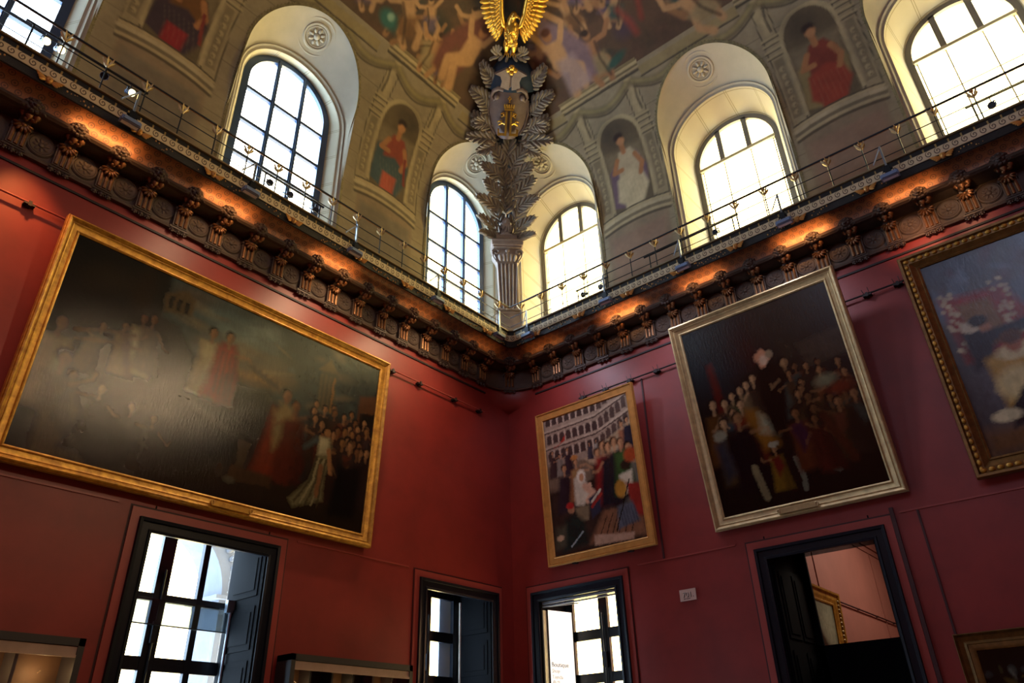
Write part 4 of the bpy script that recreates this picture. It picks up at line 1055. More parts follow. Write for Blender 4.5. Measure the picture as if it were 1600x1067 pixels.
def scene_dark(P, A):        # very dark interior, standing friars, court ladies left
    r = random.Random(8)
    P.poly([(0, 0), (A, 0), (A, 1.05), (0, 1.05)], '14110e', .1)
    P.ell(A*.2, .86, .3, .2, '1c2830', .3, .7, .9); P.ell(A*.55, .92, .35, .14, '2c2622', 0, .7); P.ell(A*.42, .78, .1, .16, '2e1412', .1, .6, .8); P.ell(A*.8, .85, .2, .2, '2a251c', 0, .7)
    P.poly([(A*.12, .78), (A*.16, .79), (A*.2, .45), (A*.13, .44)], '5e1a12', .015); P.poly([(A*.40, .83), (A*.43, .83), (A*.50, .62), (A*.44, .6)], '38140f', .03)
    P.poly([(A*.72, .74), (A*1., .76), (A*1., .62), (A*.74, .61)], '43382a', .015); P.poly([(A*.62, .78), (A*.70, .76), (A*.72, .62), (A*.66, .62)], '342c20', .03)
    P.ell(A*.5, .66, .19, .02, '1c1714', 0, .5)
    for x, y, h, rb in ((.10, .57, .34, '5e3a18'), (.18, .56, .3, '3b2c22'), (.24, .585, .28, '6a5638'), (.30, .60, .3, '4a5230'), (.35, .62, .3, '6e5a3c'), (.40, .64, .3, '3a2a1e'), (.22, .50, .3, '2c4044'), (.28, .53, .34, '7a2c18'), (.14, .46, .34, '4c3a20')):
        P.figure(A*x, y, h, rb, r.uniform(-.1, .15), 'c09468', '20140c', None, 1, r)
    P.poly([(A*.30, .50), (A*.38, .48), (A*.48, .36), (A*.46, .28), (A*.36, .27), (A*.30, .36)], '8a5a1e', .02); P.poly([(A*.38, .46), (A*.49, .38), (A*.48, .33), (A*.37, .36)], 'a09878', .02)
    P.poly([(A*.44, .70), (A*.56, .72), (A*.60, .5), (A*.60, .30), (A*.44, .32), (A*.42, .5)], '0b0a08', .02)
    for x, y in ((.47, .735), (.50, .75), (.53, .73), (.49, .70)): P.ell(A*x, y, .02, .024, 'c88a66', 0, .3); 
    P.ell(A*.505, .715, .022, .026, 'd8b090', .2, .3); P.ell(A*.545, .735, .02, .022, '9c8466')
    P.figure(A*.62, .67, .34, '0e0d0b', 0, 'a07850', '1a120c', None, 1, r)
    crowd(P, A*.62, A*.98, .40, .64, 22, .22, .30, ['2a2018', '43301c', '5a3020', '3a4038', '241c14', '6a3a20'], r, ('9a6c44', '6e4a2c'))
    P.ell(A*.83, .52, .05, .03, '7c7a5c', 0, .5); P.ell(A*.9, .47, .06, .03, '6a2a18', 0, .5)
    P.poly([(A*.14, .38), (A*.28, .42), (A*.34, .3), (A*.30, .18), (A*.18, .2), (A*.12, .28)], '090a10', .02); P.figure(A*.24, .47, .40, '0c0d14', .02, 'a5764c', '20140c', None, 1, r)
    P.line([(A*.27, .2), (A*.285, .12), (A*.30, .05)], .018, '8c7c58', .3); P.ell(A*.10, .40, .035, .03, '9a9278'); P.poly([(A*.05, .36), (A*.12, .37), (A*.15, .2), (A*.08, .16)], '33343c', .02)
    P.figure(A*.42, .27, .22, '7a5a1c', 0, 'a5764c', '33261a', '6a2018', 1, r); P.ell(A*.42, .29, .025, .014, 'b0a68a')
    P.line([(A*.53, .21), (A*.60, .19), (A*.68, .17)], .022, '1c1a18', .3); P.line([(A*.53, .20), (A*.55, .10), (A*.54, .05)], .012, '6c6a58', .3); P.line([(A*.64, .19), (A*.70, .14), (A*.76, .10)], .012, '6a6656', .3)
    P.figure(A*.60, .41, .30, '5c2c16', .05, '8a5c38', '20140c', '3c1c30', 2, r); P.figure(A*.70, .36, .28, '4a1c12', .1, '7c5030', '20140c', None, 2, r); P.line([(A*.76, .36), (A*.86, .14)], .022, '4a2414', .5)
def scene_pale(P, A):        # pale costumes against a red and blue-grey wall
    r = random.Random(12)
    P.poly([(0, 0), (A, 0), (A, 1.05), (0, 1.05)], '46454a', .1)
    for k in range(90): P.ell(r.uniform(0, A), r.uniform(.6, 1.), r.uniform(.02, .1), r.uniform(.01, .05), r.choice(['5a6a80', '3c4252', '4a4038', '66748a', '54303a']), r.uniform(0, PI), .7, .5)
    P.poly([(.03, .80), (.30, .77), (.42, .50), (.30, .44), (.05, .45)], '74221c', .02); P.poly([(.09, .745), (.23, .74), (.26, .52), (.10, .50)], '6a4a26', .015)
    for k in range(60): P.ell(r.choice([.06, .28])+r.uniform(-.03, .03), r.uniform(.5, .82), .012, .01, 'a09478', 0, .5, .7)
    P.poly([(0, 0), (A, 0), (A, .16), (0, .12)], '5a4028', .04)
    P.poly([(.06, .60), (.14, .64), (.2, .55), (.16, .42), (.07, .4)], '1e1c22', .02); P.ell(.12, .62, .05, .03, 'a89c84'); P.ell(.17, .60, .025, .035, '8a5c40'); P.ell(.15, .64, .04, .03, '1c1614')
    P.line([(.15, .55), (.3, .56), (.38, .57)], .03, '1c1a22', .4)
    P.poly([(.12, .44), (.24, .48), (.36, .42), (.40, .2), (.26, .12), (.14, .2)], 'a07e3e', .02); P.ell(.25, .45, .08, .04, 'b5a67c'); P.ell(.25, .49, .035, .045, '8a5238'); P.ell(.25, .52, .045, .035, '4a2a14')
    P.ell(.22, .30, .09, .08, 'b8a878', 0, .3); P.poly([(.2, .2), (.5, .3), (.62, .26), (.6, .06), (.25, .06)], 'a3935f', .02); P.poly([(.15, .2), (.24, .3), (.22, .14), (.13, .10)], '14161c', .01)
    P.ell(.12, .17, .06, .03, 'b5aa88'); P.ell(.28, .14, .08, .045, 'bca977', .2)
    for x in (.48, .66, .85, 1.0): P.figure(x, .55, .5, r.choice(['23252f', '8a7a50', '4a2c2a', 'a29468']), 0, '9c6c4a', '2a1a10', 'b0a27c', 1, r)
def scene_flowers(P, A):
    r = random.Random(4); P.poly([(0, 0), (A, 0), (A, 1.1), (0, 1.1)], '0b0d0b', .1)
    for k in range(46): P.ell(A*.22+r.gauss(0, .09), .82+r.gauss(0, .035), r.uniform(.01, .04), r.uniform(.006, .025), r.choice(['3e423c', '55584e', '2c3230', '33301c', '4a3c1c']), r.uniform(0, PI), .5)
    for k in range(30): P.ell(A*.5+r.gauss(0, .1), .6+r.gauss(0, .08), .02, .012, r.choice(['2c2c1a', '403618', '241d12']), r.uniform(0, PI), .6)
def scene_beyond(P, A):
    r = random.Random(6); P.poly([(0, 0), (A, 0), (A, 1.1), (0, 1.1)], '8d927c', .1)
    P.poly([(0, 0), (A, 0), (A, .3), (A*.6, .5), (0, .8)], '23221a', .05); P.ell(A*.7, .7, .2, .2, 'a9ab90', 0, .6)
pt = painting('L', -13.529, 7.718, 6.531, 4.327, .14, .40, scene_arena, 'huge wide gilt-framed dark painting above the tall left window', P_WIDE, M_gilt, gain=.45)
painting('R', -1.702, 2.969, 6.681, 4.04, .14, .42, scene_court, 'narrow upright gold-framed painting with arcades and seated people, nearest the corner', P_SMALL, M_gilt3, step=.0125, plate=False, gain=1.35)
painting('R', -6.816, 3.827, 6.722, 4.83, .14, .96, scene_dark, 'big upright gilt-framed dark painting leaning out steeply above the doorway', P_WIDE, M_gilt2, step=.017, gain=.55)
P_DEEP = [(-.01, 0), (-.01, .04), (.03, .06), (.05, .04), (.12, .07), (.16, .10), (.18, .10), (.26, .10), (.29, .16), (.34, .17), (.36, .1), (.36, -.04)]
p3 = painting('R', -12.56, 4.6, 6.72, 4.42, .14, .55, scene_pale, 'large painting of pale costumed people in a beaded gold frame, at right edge', P_DEEP, M_oldgilt, plate=False, gain=1.2)
b = MB()
for k in range(33): b.ell((-.22, -.115, -.2+k*.147), (.045, .035, .062), 8, 6)
for k in range(33): b.ell((-.2+k*.152, -.115, 4.64), (.062, .035, .045), 8, 6)
for k in range(33): b.ell((-.2+k*.152, -.115, -.22), (.062, .035, .045), 8, 6)
b.build('bead_moulding', M_gilt, p3)
P_OLD = [(-.01, 0), (-.01, .03), (.05, .05), (.10, .04), (.11, .055), (.16, .03), (.24, .06), (.28, .12), (.30, .08), (.30, -.05)]
painting('R', -11.22, 4.2, .5, 2.80, .1, .1, scene_flowers, 'dark flower still life in a blackened gilt frame at the bottom right corner', P_OLD, M_oldgilt, plate=False, step=.02)
# painting in the room beyond
root = empty('framed_painting', (4.9, -6.56, 3.4)); root.rotation_euler = (math.radians(3), 0, 0)
tag(root, 'pale gilt-framed painting on the pink wall, glimpsed through the doorway', 'painting')
canvas_grid(1.95, 2.2, .03, scene_beyond, 'canvas', root)
frame_mesh(1.95, 2.2, P_DEEP).build('frame', M_gilt, root)
b = MB()
for k in range(22): b.ell((2.2, -.115, -.2+k*.12), (.04, .04, .045), 6, 5)
b.build('bead_moulding', M_gilt2, root)

# ================================================================== CORNICE ORNAMENT
def make_console():
    root = empty('cornice_console')
    b = MB(); b.box(-.17, .17, -.15, -.03, .10, .56); b.box(-.19, .19, -.17, -.03, .54, .60)
    b.build('block', M_relief, root, smooth=False)
    b = MB()
    for x in (-.105, 0, .105): b.tube([(x, -.15, .13), (x, -.155, .53)], .038, 8)
    b.build('fluting', M_bronze_burnished, root)
    b = MB()
    b.prism([(0, 0)]*0 or [(-.09, .0), (.09, .0), (.09, .1), (-.09, .1)], 0, .001) if False else None
    prof = [(.05, .50), (.18, .50), (.24, .56), (.27, .64), (.36, .68), (.46, .72), (.53, .80), (.55, .88), (.55, .96), (.05, .96)]
    vs = [(-.11, -o, z) for o, z in prof]+[(.11, -o, z) for o, z in prof]; n = len(prof)
    b.add(vs, [tuple(range(n)), tuple(range(2*n-1, n-1, -1))]+[(i, i+n, (i+1) % n+n, (i+1) % n) for i in range(n)])
    b.build('scroll', M_bronze, root)
    b = MB()
    for k in range(7):
        a = PI*(k/6)+PI
        b.ell((.10*math.cos(a), -.23, .58+.10*math.sin(a)), (.035, .05, .085), 7, 5, Matrix.Rotation(-a+PI/2, 3, 'Y'))
    b.ell((0, -.25, .57), (.06, .05, .05), 8, 5)
    b.build('shell', M_bronze_burnished, root)
    b = MB()
    for x, z, o, w in ((-.11, .76, .38, .065), (.13, .73, .42, .075), (.0, .70, .42, .07)):
        b.lathe([(.01, -.10), (w, -.03), (w*1.05, .03), (w*.55, .10), (.008, .17)], 8, (x, -o, z))
    b.ell((-.02, -.37, .63), (.05, .05, .05), 8, 6); b.ell((.10, -.38, .66), (.07, .05, .045), 8, 6)
    b.build('bud_cluster', M_bronze_burnished, root)
    b = MB()
    b.ell((0, -.57, .93), (.115, .10, .12), 10, 7)
    for k in range(11):
        a = 2*PI*k/11; b.ell((.125*math.cos(a), -.55, .94+.125*math.sin(a)), (.055, .06, .05), 6, 5)
    for k in range(6):
        a = 2*PI*k/6+.3; b.ell((.085*math.cos(a), -.62, .95+.085*math.sin(a)), (.04, .04, .04), 6, 5)
    b.ell((0, -.66, .90), (.05, .05, .04), 8, 6); b.ell((-.04, -.645, .955), (.022, .02, .018), 6, 4); b.ell((.04, -.645, .955), (.022, .02, .018), 6, 4)
    for s in (-1, 1): b.ell((s*.16, -.56, .86), (.07, .04, .04), 6, 5, Matrix.Rotation(s*.5, 3, 'Y'))
    b.v = [(p[0]*1.12, p[1], p[2]-.075) for p in b.v]; b.build('lion_mask', M_bronze, root)
    b = MB(); b.box(-.21, .21, -.13, -.02, .05, .11)
    for x in (-.14, 0, .14):
        b.ell((x, -.09, .015), (.05, .05, .05), 8, 5); b.ell((x, -.10, -.035), (.03, .03, .03), 6, 4)
        for s in (-1, 1): b.ell((x+s*.045, -.09, -.005), (.025, .03, .03), 6, 4)
    b.build('pendant_drops', M_bronze, root)
    return root
def make_medallion():
    root = empty('cornice_medallion')
    b = MB(); b.lathe([(.27, 0), (.275, .02), (.25, .045), (.24, .03), (.22, .03), (.21, .04), (.19, .025), (0.001, .025)], 28, rot=Matrix.Rotation(PI/2, 3, 'X'))
    b.build('disc', M_relief, root)
    b = MB(); r = random.Random(2)
    for k in range(8):
        a = k*PI/4+.2; b.ell((.11*math.cos(a), -.03, .11*math.sin(a)), (.055, .018, .03), 6, 4, Matrix.Rotation(-a, 3, 'Y'))
    b.ell((0, -.035, 0), (.06, .025, .06), 8, 5)
    b.build('relief', M_relief, root)
    return root
CZ = 12.19
proto = make_console(); used = False
def put(proto_, used_, loc, rz):
    o = proto_ if not used_ else copy_tree(proto_)
    o.location = loc; o.rotation_euler = (0, 0, rz); return o
for side, u0, du, nm in (('L', 1.43, .848, 'left'), ('R', 1.30, .842, 'right')):
    for k in range(17):
        o = put(proto, used, wpos(side, -(u0+du*k), 0, CZ), ROT[side]); used = True
        extra = ', nearest the corner on the %s wall' % nm if k == 0 else ', %s from the corner on the %s wall' % (ORD[k], nm)
        tag(o, 'bronze lion-headed console' + extra, 'bracket', 'lion-headed cornice consoles')
o = put(proto, used, (-.33, -.33, CZ), -PI/4)
tag(o, 'bronze lion-headed console set diagonally in the very corner', 'bracket', 'lion-headed cornice consoles')
pm = make_medallion(); used = False
for side, u0, du, nm in (('L', 1.43, .848, 'left'), ('R', 1.30, .842, 'right')):
    for k in range(16):
        o = put(pm, used, wpos(side, -(u0+du*(k+.5)), .045, 12.64), ROT[side]); used = True
        tag(o, 'round brown relief medallion, ' + ('nearest the corner' if k == 0 else '%s from the corner' % ORD[k]) + ' on the %s wall' % nm, 'medallion', 'cornice medallions')
o = put(pm, used, (-.62, -.10, 12.64), -PI/8); tag(o, 'round brown relief medallion on the curve, just left of the corner console', 'medallion', 'cornice medallions')
o = put(pm, used, (-.10, -.62, 12.64), -3*PI/8); tag(o, 'round brown relief medallion on the curve, just right of the corner console', 'medallion', 'cornice medallions')
# gilded winged masks under the scroll band
root = empty('winged_mask'); b = MB(); b.ell((0, -.03, 0), (.065, .06, .075), 8, 6); b.ell((0, -.09, -.01), (.02, .02, .02), 6, 4); b.ell((0, -.02, .06), (.07, .05, .03), 8, 5); b.build('face', M_gilt3, root)
for s in (-1, 1):
    b = MB()
    for q in range(4): b.blade((s*.04, -.03, .01-.01*q), (s*(.26-.03*q), -.06, .06-.05*q), .028, .02)
    b.build('wing', M_gilt3, root)
b = MB(); b.box(-.05, .05, -.02, .06, -.08, .08); b.build('mount', M_bronze, root, smooth=False)
used = False
for side, L, nm in (('L', [2.1, 3.8, 5.49, 7.21, 9.3, 11.48, 13.2, 15.0], 'left'), ('R', [1.95, 3.65, 5.37, 7.03, 8.74, 10.42, 12.13, 13.83, 15.47], 'right')):
    for k, u in enumerate(L):
        o = put(root, used, wpos(side, -u, .90, 13.49), ROT[side]); used = True
        tag(o, 'small gilded winged mask under the %s scroll band, ' % nm + ('nearest the corner' if k == 0 else '%s from the corner' % ORD[k]), 'mask', 'winged masks below the gallery')
# studs on the dark fringe: countless, one object
b = MB(); r = random.Random(4)
for side, L in (('L', 16.5), ('R', 16.5)):
    u = 1.2
    while u < L:
        if min(abs(u-q) for q in (2.1, 3.8, 5.49, 7.21, 9.3, 11.48, 13.2, 15.0, 1.95, 3.65, 5.37, 7.03, 8.74, 10.42, 12.13, 13.83, 15.47)) < .31: u += .05; continue
        x, y, z = wpos(side, -u, .885+.01*r.random(), 13.40+.15*r.random()); s = r.uniform(.010, .022)
        b.ell((x, y, z), (s, s, s*1.2), 5, 4); u += r.uniform(.035, .09)
o = b.build('fringe_studs', M_gilt3); tag(o, 'tiny gilded studs scattered along the dark fringe below the scroll band', 'studs', kind='stuff')

# ================================================================== GALLERY RAILING
RO = .87
for side, nm, first in (('L', 'left', 1.43), ('R', 'right', 1.36)):
    t = tag(empty('gallery_railing'), 'thin dark iron railing with gilt flower finials along the %s gallery' % nm, 'railing')
    L = 18.5
    def rail(z, r, name, m):
        b = MB(); pts = [(-RO+.0, -RO, z)] if side == 'L' else [(-RO, -RO, z)]
        P0 = Vector((-RO, -RO, z)) if side == 'L' else Vector((-RO, -RO-.035, z)); d = Vector((-1, 0, 0)) if side == 'L' else Vector((0, -1, 0))
        pts = [P0+d*k for k in (0, .06, 1, 4, 8, 12, 15, L-RO)]
        b.tube(pts, r, 8); b.build(name, m, t)
    rail(14.97, .028, 'top_rail', M_iron); rail(14.935, .008, 'top_rail', M_bronze_burnished)
    rail(14.55, .013, 'middle_rail', M_iron); rail(14.20, .011, 'lower_rail', M_iron)
    us = [first+(.848 if side == 'L' else .842)*k for k in range(17)]
    for u in us:
        x, y, _ = wpos(side, -u, RO, 0)
        b = MB(); b.tube([(x, y, 13.99), (x, y, 14.95)], .016, 6); b.lathe([(.04, 0), (.03, .03), (.018, .05)], 8, (x, y, 13.99)); ps = b.build('post', M_iron, t)
        b = MB()
        for q in range(6):
            a = q*PI/3; b.blade((x, y, 14.70), (x+.13*math.cos(a), y+.13*math.sin(a), 14.90+.03*math.sin(3*a)), .03, .02, (math.cos(a+1.5), math.sin(a+1.5), 0))
        b.ell((x, y, 14.74), (.035, .035, .06), 8, 6); b.ell((x, y, 14.90), (.05, .05, .035), 8, 5)
        b.build('finial', M_gilt2, ps)
# ------------------------------------------------------------------ floodlights bracketed out from the scroll band
root = empty('floodlight')
b = MB(); b.box(-.20, .20, -.10, .06, -.06, .05); b.box(-.17, .17, -.13, -.10, -.05, .04); b.build('housing', M_lampblue, root, smooth=False)
b = MB(); b.box(-.17, .17, -.05, .03, -.068, -.06); b.build('lens', mat('cool_lamp_glass', 'c8d4e8', .2), root, smooth=False)
b = MB(); b.box(-.06, .06, -.06, .02, .10, .30); b.box(-.11, .11, -.04, .0, .17, .21); b.build('clamp', M_iron, root, smooth=False)
b = MB(); b.box(-.022, .022, -.05, -.01, .05, .92); b.build('arm', M_steel, root, smooth=False)
b = MB(); b.tube([(0, -.03, .90), (-.26, .10, .58)], .018, 6); b.build('brace', M_steel, root)
used = False
FL = [('L', u, 'left') for u in (1.65, 4.40, 7.48, 10.6, 13.46)]+[('R', u, 'right') for u in (1.75, 4.70, 7.25, 10.14, 12.71)]
for side, u, nm in FL:
    k = [q for q in FL if q[0] == side].index((side, u, nm))
    o = put(root, used, wpos(side, -u, 1.05, 13.47), ROT[side]); used = True
    tag(o, 'blue-grey floodlight on steel arm, %s gallery, ' % nm + ('nearest the corner' if k == 0 else '%s from the corner' % ORD[k]), 'floodlight', 'floodlights below the gallery')
# ------------------------------------------------------------------ track lights standing on the gallery
def track(side, ua, ub, z, o, label):
    x0, y0, _ = wpos(side, -ua, o, z); x1, y1, _ = wpos(side, -ub, o, z)
    t = tag(empty('lighting_track', (x0, y0, z)), label, 'lighting track')
    b = MB(); b.tube([(0, 0, 0), (x1-x0, y1-y0, 0)], .03, 6); b.build('bar', M_iron, t)
    b = MB()
    for f in (.06, .94): b.tube([((x1-x0)*f, (y1-y0)*f, 0), ((x1-x0)*f, (y1-y0)*f, 13.99-z)], .02, 6)
    b.build('stand', M_iron, t)
track('L', 13.2, 15.7, 14.83, .70, 'black lighting track on stands behind the left railing at the far left')
track('L', 8.3, 10.2, 14.72, .62, 'black lighting track behind the left railing in front of the second left window')
track('R', 5.9, 8.9, 14.70, .62, 'long black lighting track behind the right railing left of the second right window')
track('R', 3.4, 4.6, 14.62, .62, 'short black lighting track behind the right railing before the first right window')
track('R', 14.6, 17.0, 14.72, .62, 'black lighting track behind the right railing before the third right window')
def spotlight_proto():
    root = empty('spotlight')
    b = MB(); b.tube([(0, 0, 0), (0, 0, -.12)], .012, 6); b.box(-.075, .075, -.012, .012, -.14, -.12); b.box(-.08, -.068, -.012, .012, -.26, -.12); b.box(.068, .08, -.012, .012, -.26, -.12); b.build('yoke', M_iron, root, smooth=False)
    R = Matrix.Rotation(math.radians(122), 3, 'X')
    b = MB(); b.lathe([(.035, -.13), (.05, -.11), (.055, .02), (.085, .09), (.09, .10)], 14, (0, 0, -.22), R); b.build('lamp_head', M_lampblue, root)
    return root, R
rootA, R = spotlight_proto(); b = MB(); b.lathe([(.078, .0), (.001, .0)], 14, Vector((0, 0, -.22))+R @ Vector((0, 0, .102)), R); b.build('lens', M_lens, rootA, smooth=False)
rootB, R = spotlight_proto(); b = MB(); b.lathe([(.078, .0), (.001, .0)], 14, Vector((0, 0, -.22))+R @ Vector((0, 0, .102)), R); b.build('lens', mat('unlit_lens', '39424e', .2), rootB, smooth=False)
uA = uB = False
SP = [('L', 13.56, 14.83, .70, 1, 'lit spotlight with round glowing lens on the far left track, beside the white strut'),
      ('L', 14.10, 14.83, .70, 0, 'unlit blue-grey spotlight on the far left track, beside a gilt finial'),
      ('L', 15.30, 14.83, .70, 1, 'lit spotlight with warm lens at the far left end of the track'),
      ('L', 15.02, 14.83, .70, 1, 'lit spotlight just right of the one at the far left track end'),
      ('L', 9.95, 14.72, .62, 0, 'dark spotlight at the left end of the track before the second left window'),
      ('L', 9.35, 14.72, .62, 0, 'dark spotlight in the middle of the track before the second left window'),
      ('L', 8.55, 14.72, .62, 0, 'dark spotlight at the right end of the track before the second left window'),
      ('R', 3.72, 14.62, .62, 0, 'dark spotlight nearer the corner, before the first right window'),
      ('R', 4.37, 14.62, .62, 0, 'dark spotlight farther from the corner, before the first right window'),
      ('R', 8.22, 14.70, .62, 0, 'dark spotlight on the long track silhouetted in the second right window'),
      ('R', 15.1, 14.72, .62, 0, 'dark spotlight hanging before the third right window at the far right')]
for side, u, z, o_, lit, lab in SP:
    if lit: o = put(rootA, uA, wpos(side, -u, o_, z-.035), ROT[side]+.4); uA = True
    else: o = put(rootB, uB, wpos(side, -u, o_, z-.035), ROT[side]-.3); uB = True
    tag(o, lab, 'spotlight', 'spotlights on the gallery tracks')

# ================================================================== THE CORNER ORNAMENT
S2 = math.sqrt(.5)
def GP(x, t, n):      # x across the corner, t height along the cove, n distance out from the groin
    p = max(t-Z0, 0)/RV; o = RV*(1-math.cos(p)); z = Z0+RV*math.sin(p) if t > Z0 else t
    k = math.sqrt(1+math.sin(p)**2); nh = math.cos(p)/k; nz = -math.sqrt(2)*math.sin(p)/k
    return (-o+x*S2-n*S2*nh, -o-x*S2-n*S2*nh, z+n*nz)
def warp_rigid(x, y, t): return GP(x, t, -y)
def warp_wrap(x, y, t):
    s = math.sin(max(t-Z0, 0)/RV); g = math.sqrt(1-s*s)/math.sqrt(1+s*s)      # how fast the two coves leave the groin
    return GP(x, t, -y+math.sqrt((g*x)**2+.02))
def frond(b, x, t, ang, L, wd, n0=.12, n=6, curl=.25):
    """a palm frond rooted at (x,t), pointing along ang (0 = up)"""
    dx, dz = math.sin(ang), math.cos(ang); px, pz = dz, -dx
    stem = []
    for k in range(9):
        f = k/8; stem.append(Vector((x+dx*L*f+px*curl*f*f*.3*(1 if ang >= 0 else -1), -n0-.20*math.sin(PI*min(f*.8+.15, 1)), t+dz*L*f)))
    b.tube(stem, [.035*(1-.7*k/8) for k in range(9)], 5)
    for k in range(n):
        f = .12+.82*k/(n-1); i = min(7, int(f*8)); p = stem[i].lerp(stem[i+1], f*8-i)
        ll = wd*(.62+.38*math.sin(PI*min(1, f*.85+.1)))
        for s in (-1, 1):
            a = ang+s*(.95-.68*f); e = p+Vector((math.sin(a)*ll, -.10+.12*f, math.cos(a)*ll))
            b.blade(p, e, .070, .085)
    b.blade(stem[-2], stem[-1]+Vector((dx*.2, 0, dz*.2)), .06, .06)
palm = tag(empty('palm_ornament', (-.5, -.5, 18.2)), 'tall carved palm-frond ornament climbing the corner from the bust to the shield', 'relief ornament')
inv = Vector((.5, .5, -18.2))
r = random.Random(5)
FRS = [(-.06, 18.30, -1.45, .75, .38), (.06, 18.30, 1.45, .75, .38), (-.12, 18.55, -.95, .9, .42), (.12, 18.55, .95, .9, .42), (-.1, 18.8, -.42, 1.1, .44), (.1, 18.8, .42, 1.1, .44), (.0, 19.4, .0, .9, .44),
       (-.14, 19.6, -1.15, .85, .44), (.14, 19.6, 1.15, .85, .44), (-.14, 19.95, -.65, .8, .42), (.14, 20.0, .70, .95, .44), (-.02, 20.3, -.15, .8, .42), (.12, 20.35, .30, .8, .42),
       (-.12, 20.75, -.95, .75, .40), (.12, 20.75, .95, .75, .40), (-.12, 21.1, -.5, .75, .40), (.12, 21.1, .5, .75, .40), (.0, 21.25, .0, .8, .44)]
for (x, t, a, L, w) in FRS:
    b = MB(); frond(b, x, t, a+r.uniform(-.06, .06), L, w, n0=.16+.05*r.random()); b.warp(warp_wrap); b.build('frond', M_leaf, palm, M=Matrix.Translation(inv), angle=60)
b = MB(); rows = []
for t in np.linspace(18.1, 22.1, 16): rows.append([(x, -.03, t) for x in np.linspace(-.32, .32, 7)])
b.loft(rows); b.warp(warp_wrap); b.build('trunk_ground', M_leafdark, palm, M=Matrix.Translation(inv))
# shield with cypher
sh = tag(empty('shield_cartouche', tuple(GP(0, 22.8, .5))), 'brown plaster shield with a gilt crowned double L cypher, wreathed in palm leaves', 'cartouche')
iv = Matrix.Translation(-sh.location)
def NS(b, name, m, wrap=False, angle=40): 
    b.v = [(p[0]-(0 if wrap else .09), p[1]+(0 if wrap else .25), p[2]) for p in b.v]
    b.warp(warp_wrap if wrap else warp_rigid); return b.build(name, m, sh, M=iv, angle=angle)
# body: outline half widths by height, domed
b = MB(); rows = []
outl = [(22.12, .22), (22.2, .34), (22.35, .46), (22.6, .58), (22.9, .65), (23.15, .67), (23.35, .66), (23.5, .60), (23.6, .48)]
for t, w in outl:
    row = []
    for k in range(15):
        f = -1+2*k/14; row.append((w*f, -(1.02+.26*(1-f*f)*(1-((t-22.9)/.95)**2*.6)), t))
    rows.append(row)
b.loft(rows)
rows2 = [[(p[0], -.7, p[2]) for p in (row[0], row[-1])] for row in rows]
b.loft([[r_[0] for r_ in rows], [r2[0] for r2 in rows2]]); b.loft([[r_[-1] for r_ in rows], [r2[1] for r2 in rows2]])
NS(b, 'shield_body', M_shield)
b = MB()
for s in (-1, 1):      # side scrolls and ears
    b.tube([(s*.22, -1.22, 23.62), (s*.40, -1.20, 23.66), (s*.56, -1.14, 23.56), (s*.62, -1.10, 23.40), (s*.54, -1.14, 23.30), (s*.46, -1.18, 23.36)], [.06, .07, .07, .06, .05, .04], 8)
    b.ell((s*.45, -1.20, 23.40), (.09, .05, .09), 10, 7)
    b.tube([(s*.67, -1.0, 23.3), (s*.70, -1.0, 22.9), (s*.60, -1.02, 22.5), (s*.42, -1.04, 22.25)], .035, 7)
NS(b, 'scroll_border', M_shield)
b = MB(); rows = []   # flaring crest above: two wings of plaster
for s in (-1, 1):
    pts = [(s*.05, 23.62), (s*.35, 23.68), (s*.30, 23.86), (s*.36, 24.0), (s*.55, 24.06), (s*.16, 24.22), (s*.03, 23.98)]
    if s > 0: pts = pts[::-1]
    m = MB(); m.prism(pts, -1.25, -1.05); b.merge(m)
b.box(-.08, .08, -1.2, -1.05, 23.55, 24.1); NS(b, 'crest', M_taupe)
b = MB()
for x, z, q in ((-.12, 24.2, .09), (0, 24.27, .11), (.12, 24.2, .09), (0, 24.12, .08)): b.ell((x, -1.28, z), (q, .07, q*.8), 9, 6)
NS(b, 'gilt_shell', M_gold)
b = MB()      # the cypher: two mirrored Ls, crown and scrolls
yy = -1.34
for s in (-1, 1):
    b.box(min(s*.05, s*.115), max(s*.05, s*.115), yy-.04, yy+.04, 22.27, 23.02); b.box(min(s*.05, s*.36), max(s*.05, s*.36), yy-.02, yy+.08, 22.25, 22.33); b.box(min(s*.30, s*.36), max(s*.30, s*.36), yy-.0, yy+.1, 22.33, 22.46)
    for q, w in ((22.62, .34), (22.86, .24)):
        b.tube([(s*.12, yy, q), (s*(w*.6), yy+.02, q+.03), (s*w, yy+.06, q-.04), (s*(w+.03), yy+.08, q+.06), (s*(w-.05), yy+.04, q+.09)], .026, 6)
        b.ell((s*(w*.75), yy, q+.08), (.04, .03, .05), 6, 5)
b.box(-.16, .16, yy-.04, yy+.03, 23.05, 23.10)
for k in range(5):
    x = -.14+.07*k; b.blade((x, yy, 23.08), (x*1.15, yy-.02, 23.24), .035, .03)
b.box(-.15, .15, yy-.03, yy+.03, 23.13, 23.16)
for (x, z) in ((0, 23.36), (.04, 23.40), (-.04, 23.40), (0, 23.45), (0, 23.30)): b.ell((x, yy, z), (.03, .03, .03), 6, 4)
NS(b, 'cypher', M_gold)
WR = []
for s in (-1, 1):
    WR += [(s*.60, 23.55, s*.55, .65, .36), (s*.52, 23.75, s*.95, .5, .30), (s*.66, 23.15, s*1.05, .68, .36), (s*.68, 22.85, s*.70, .60, .34), (s*.66, 22.65, s*1.65, .55, .34), (s*.50, 22.30, s*.95, .80, .38), (s*.35, 22.05, s*1.45, 1.0, .38), (s*.30, 21.95, s*1.9, .75, .34), (s*.30, 22.2, s*.45, .55, .30)]
for (x, t, a, L, w) in WR:
    b = MB(); frond(b, x, t, a, L, w, n0=.10, n=6); NS(b, 'frond', M_leaf, wrap=True, angle=60)
b = MB(); rows = []
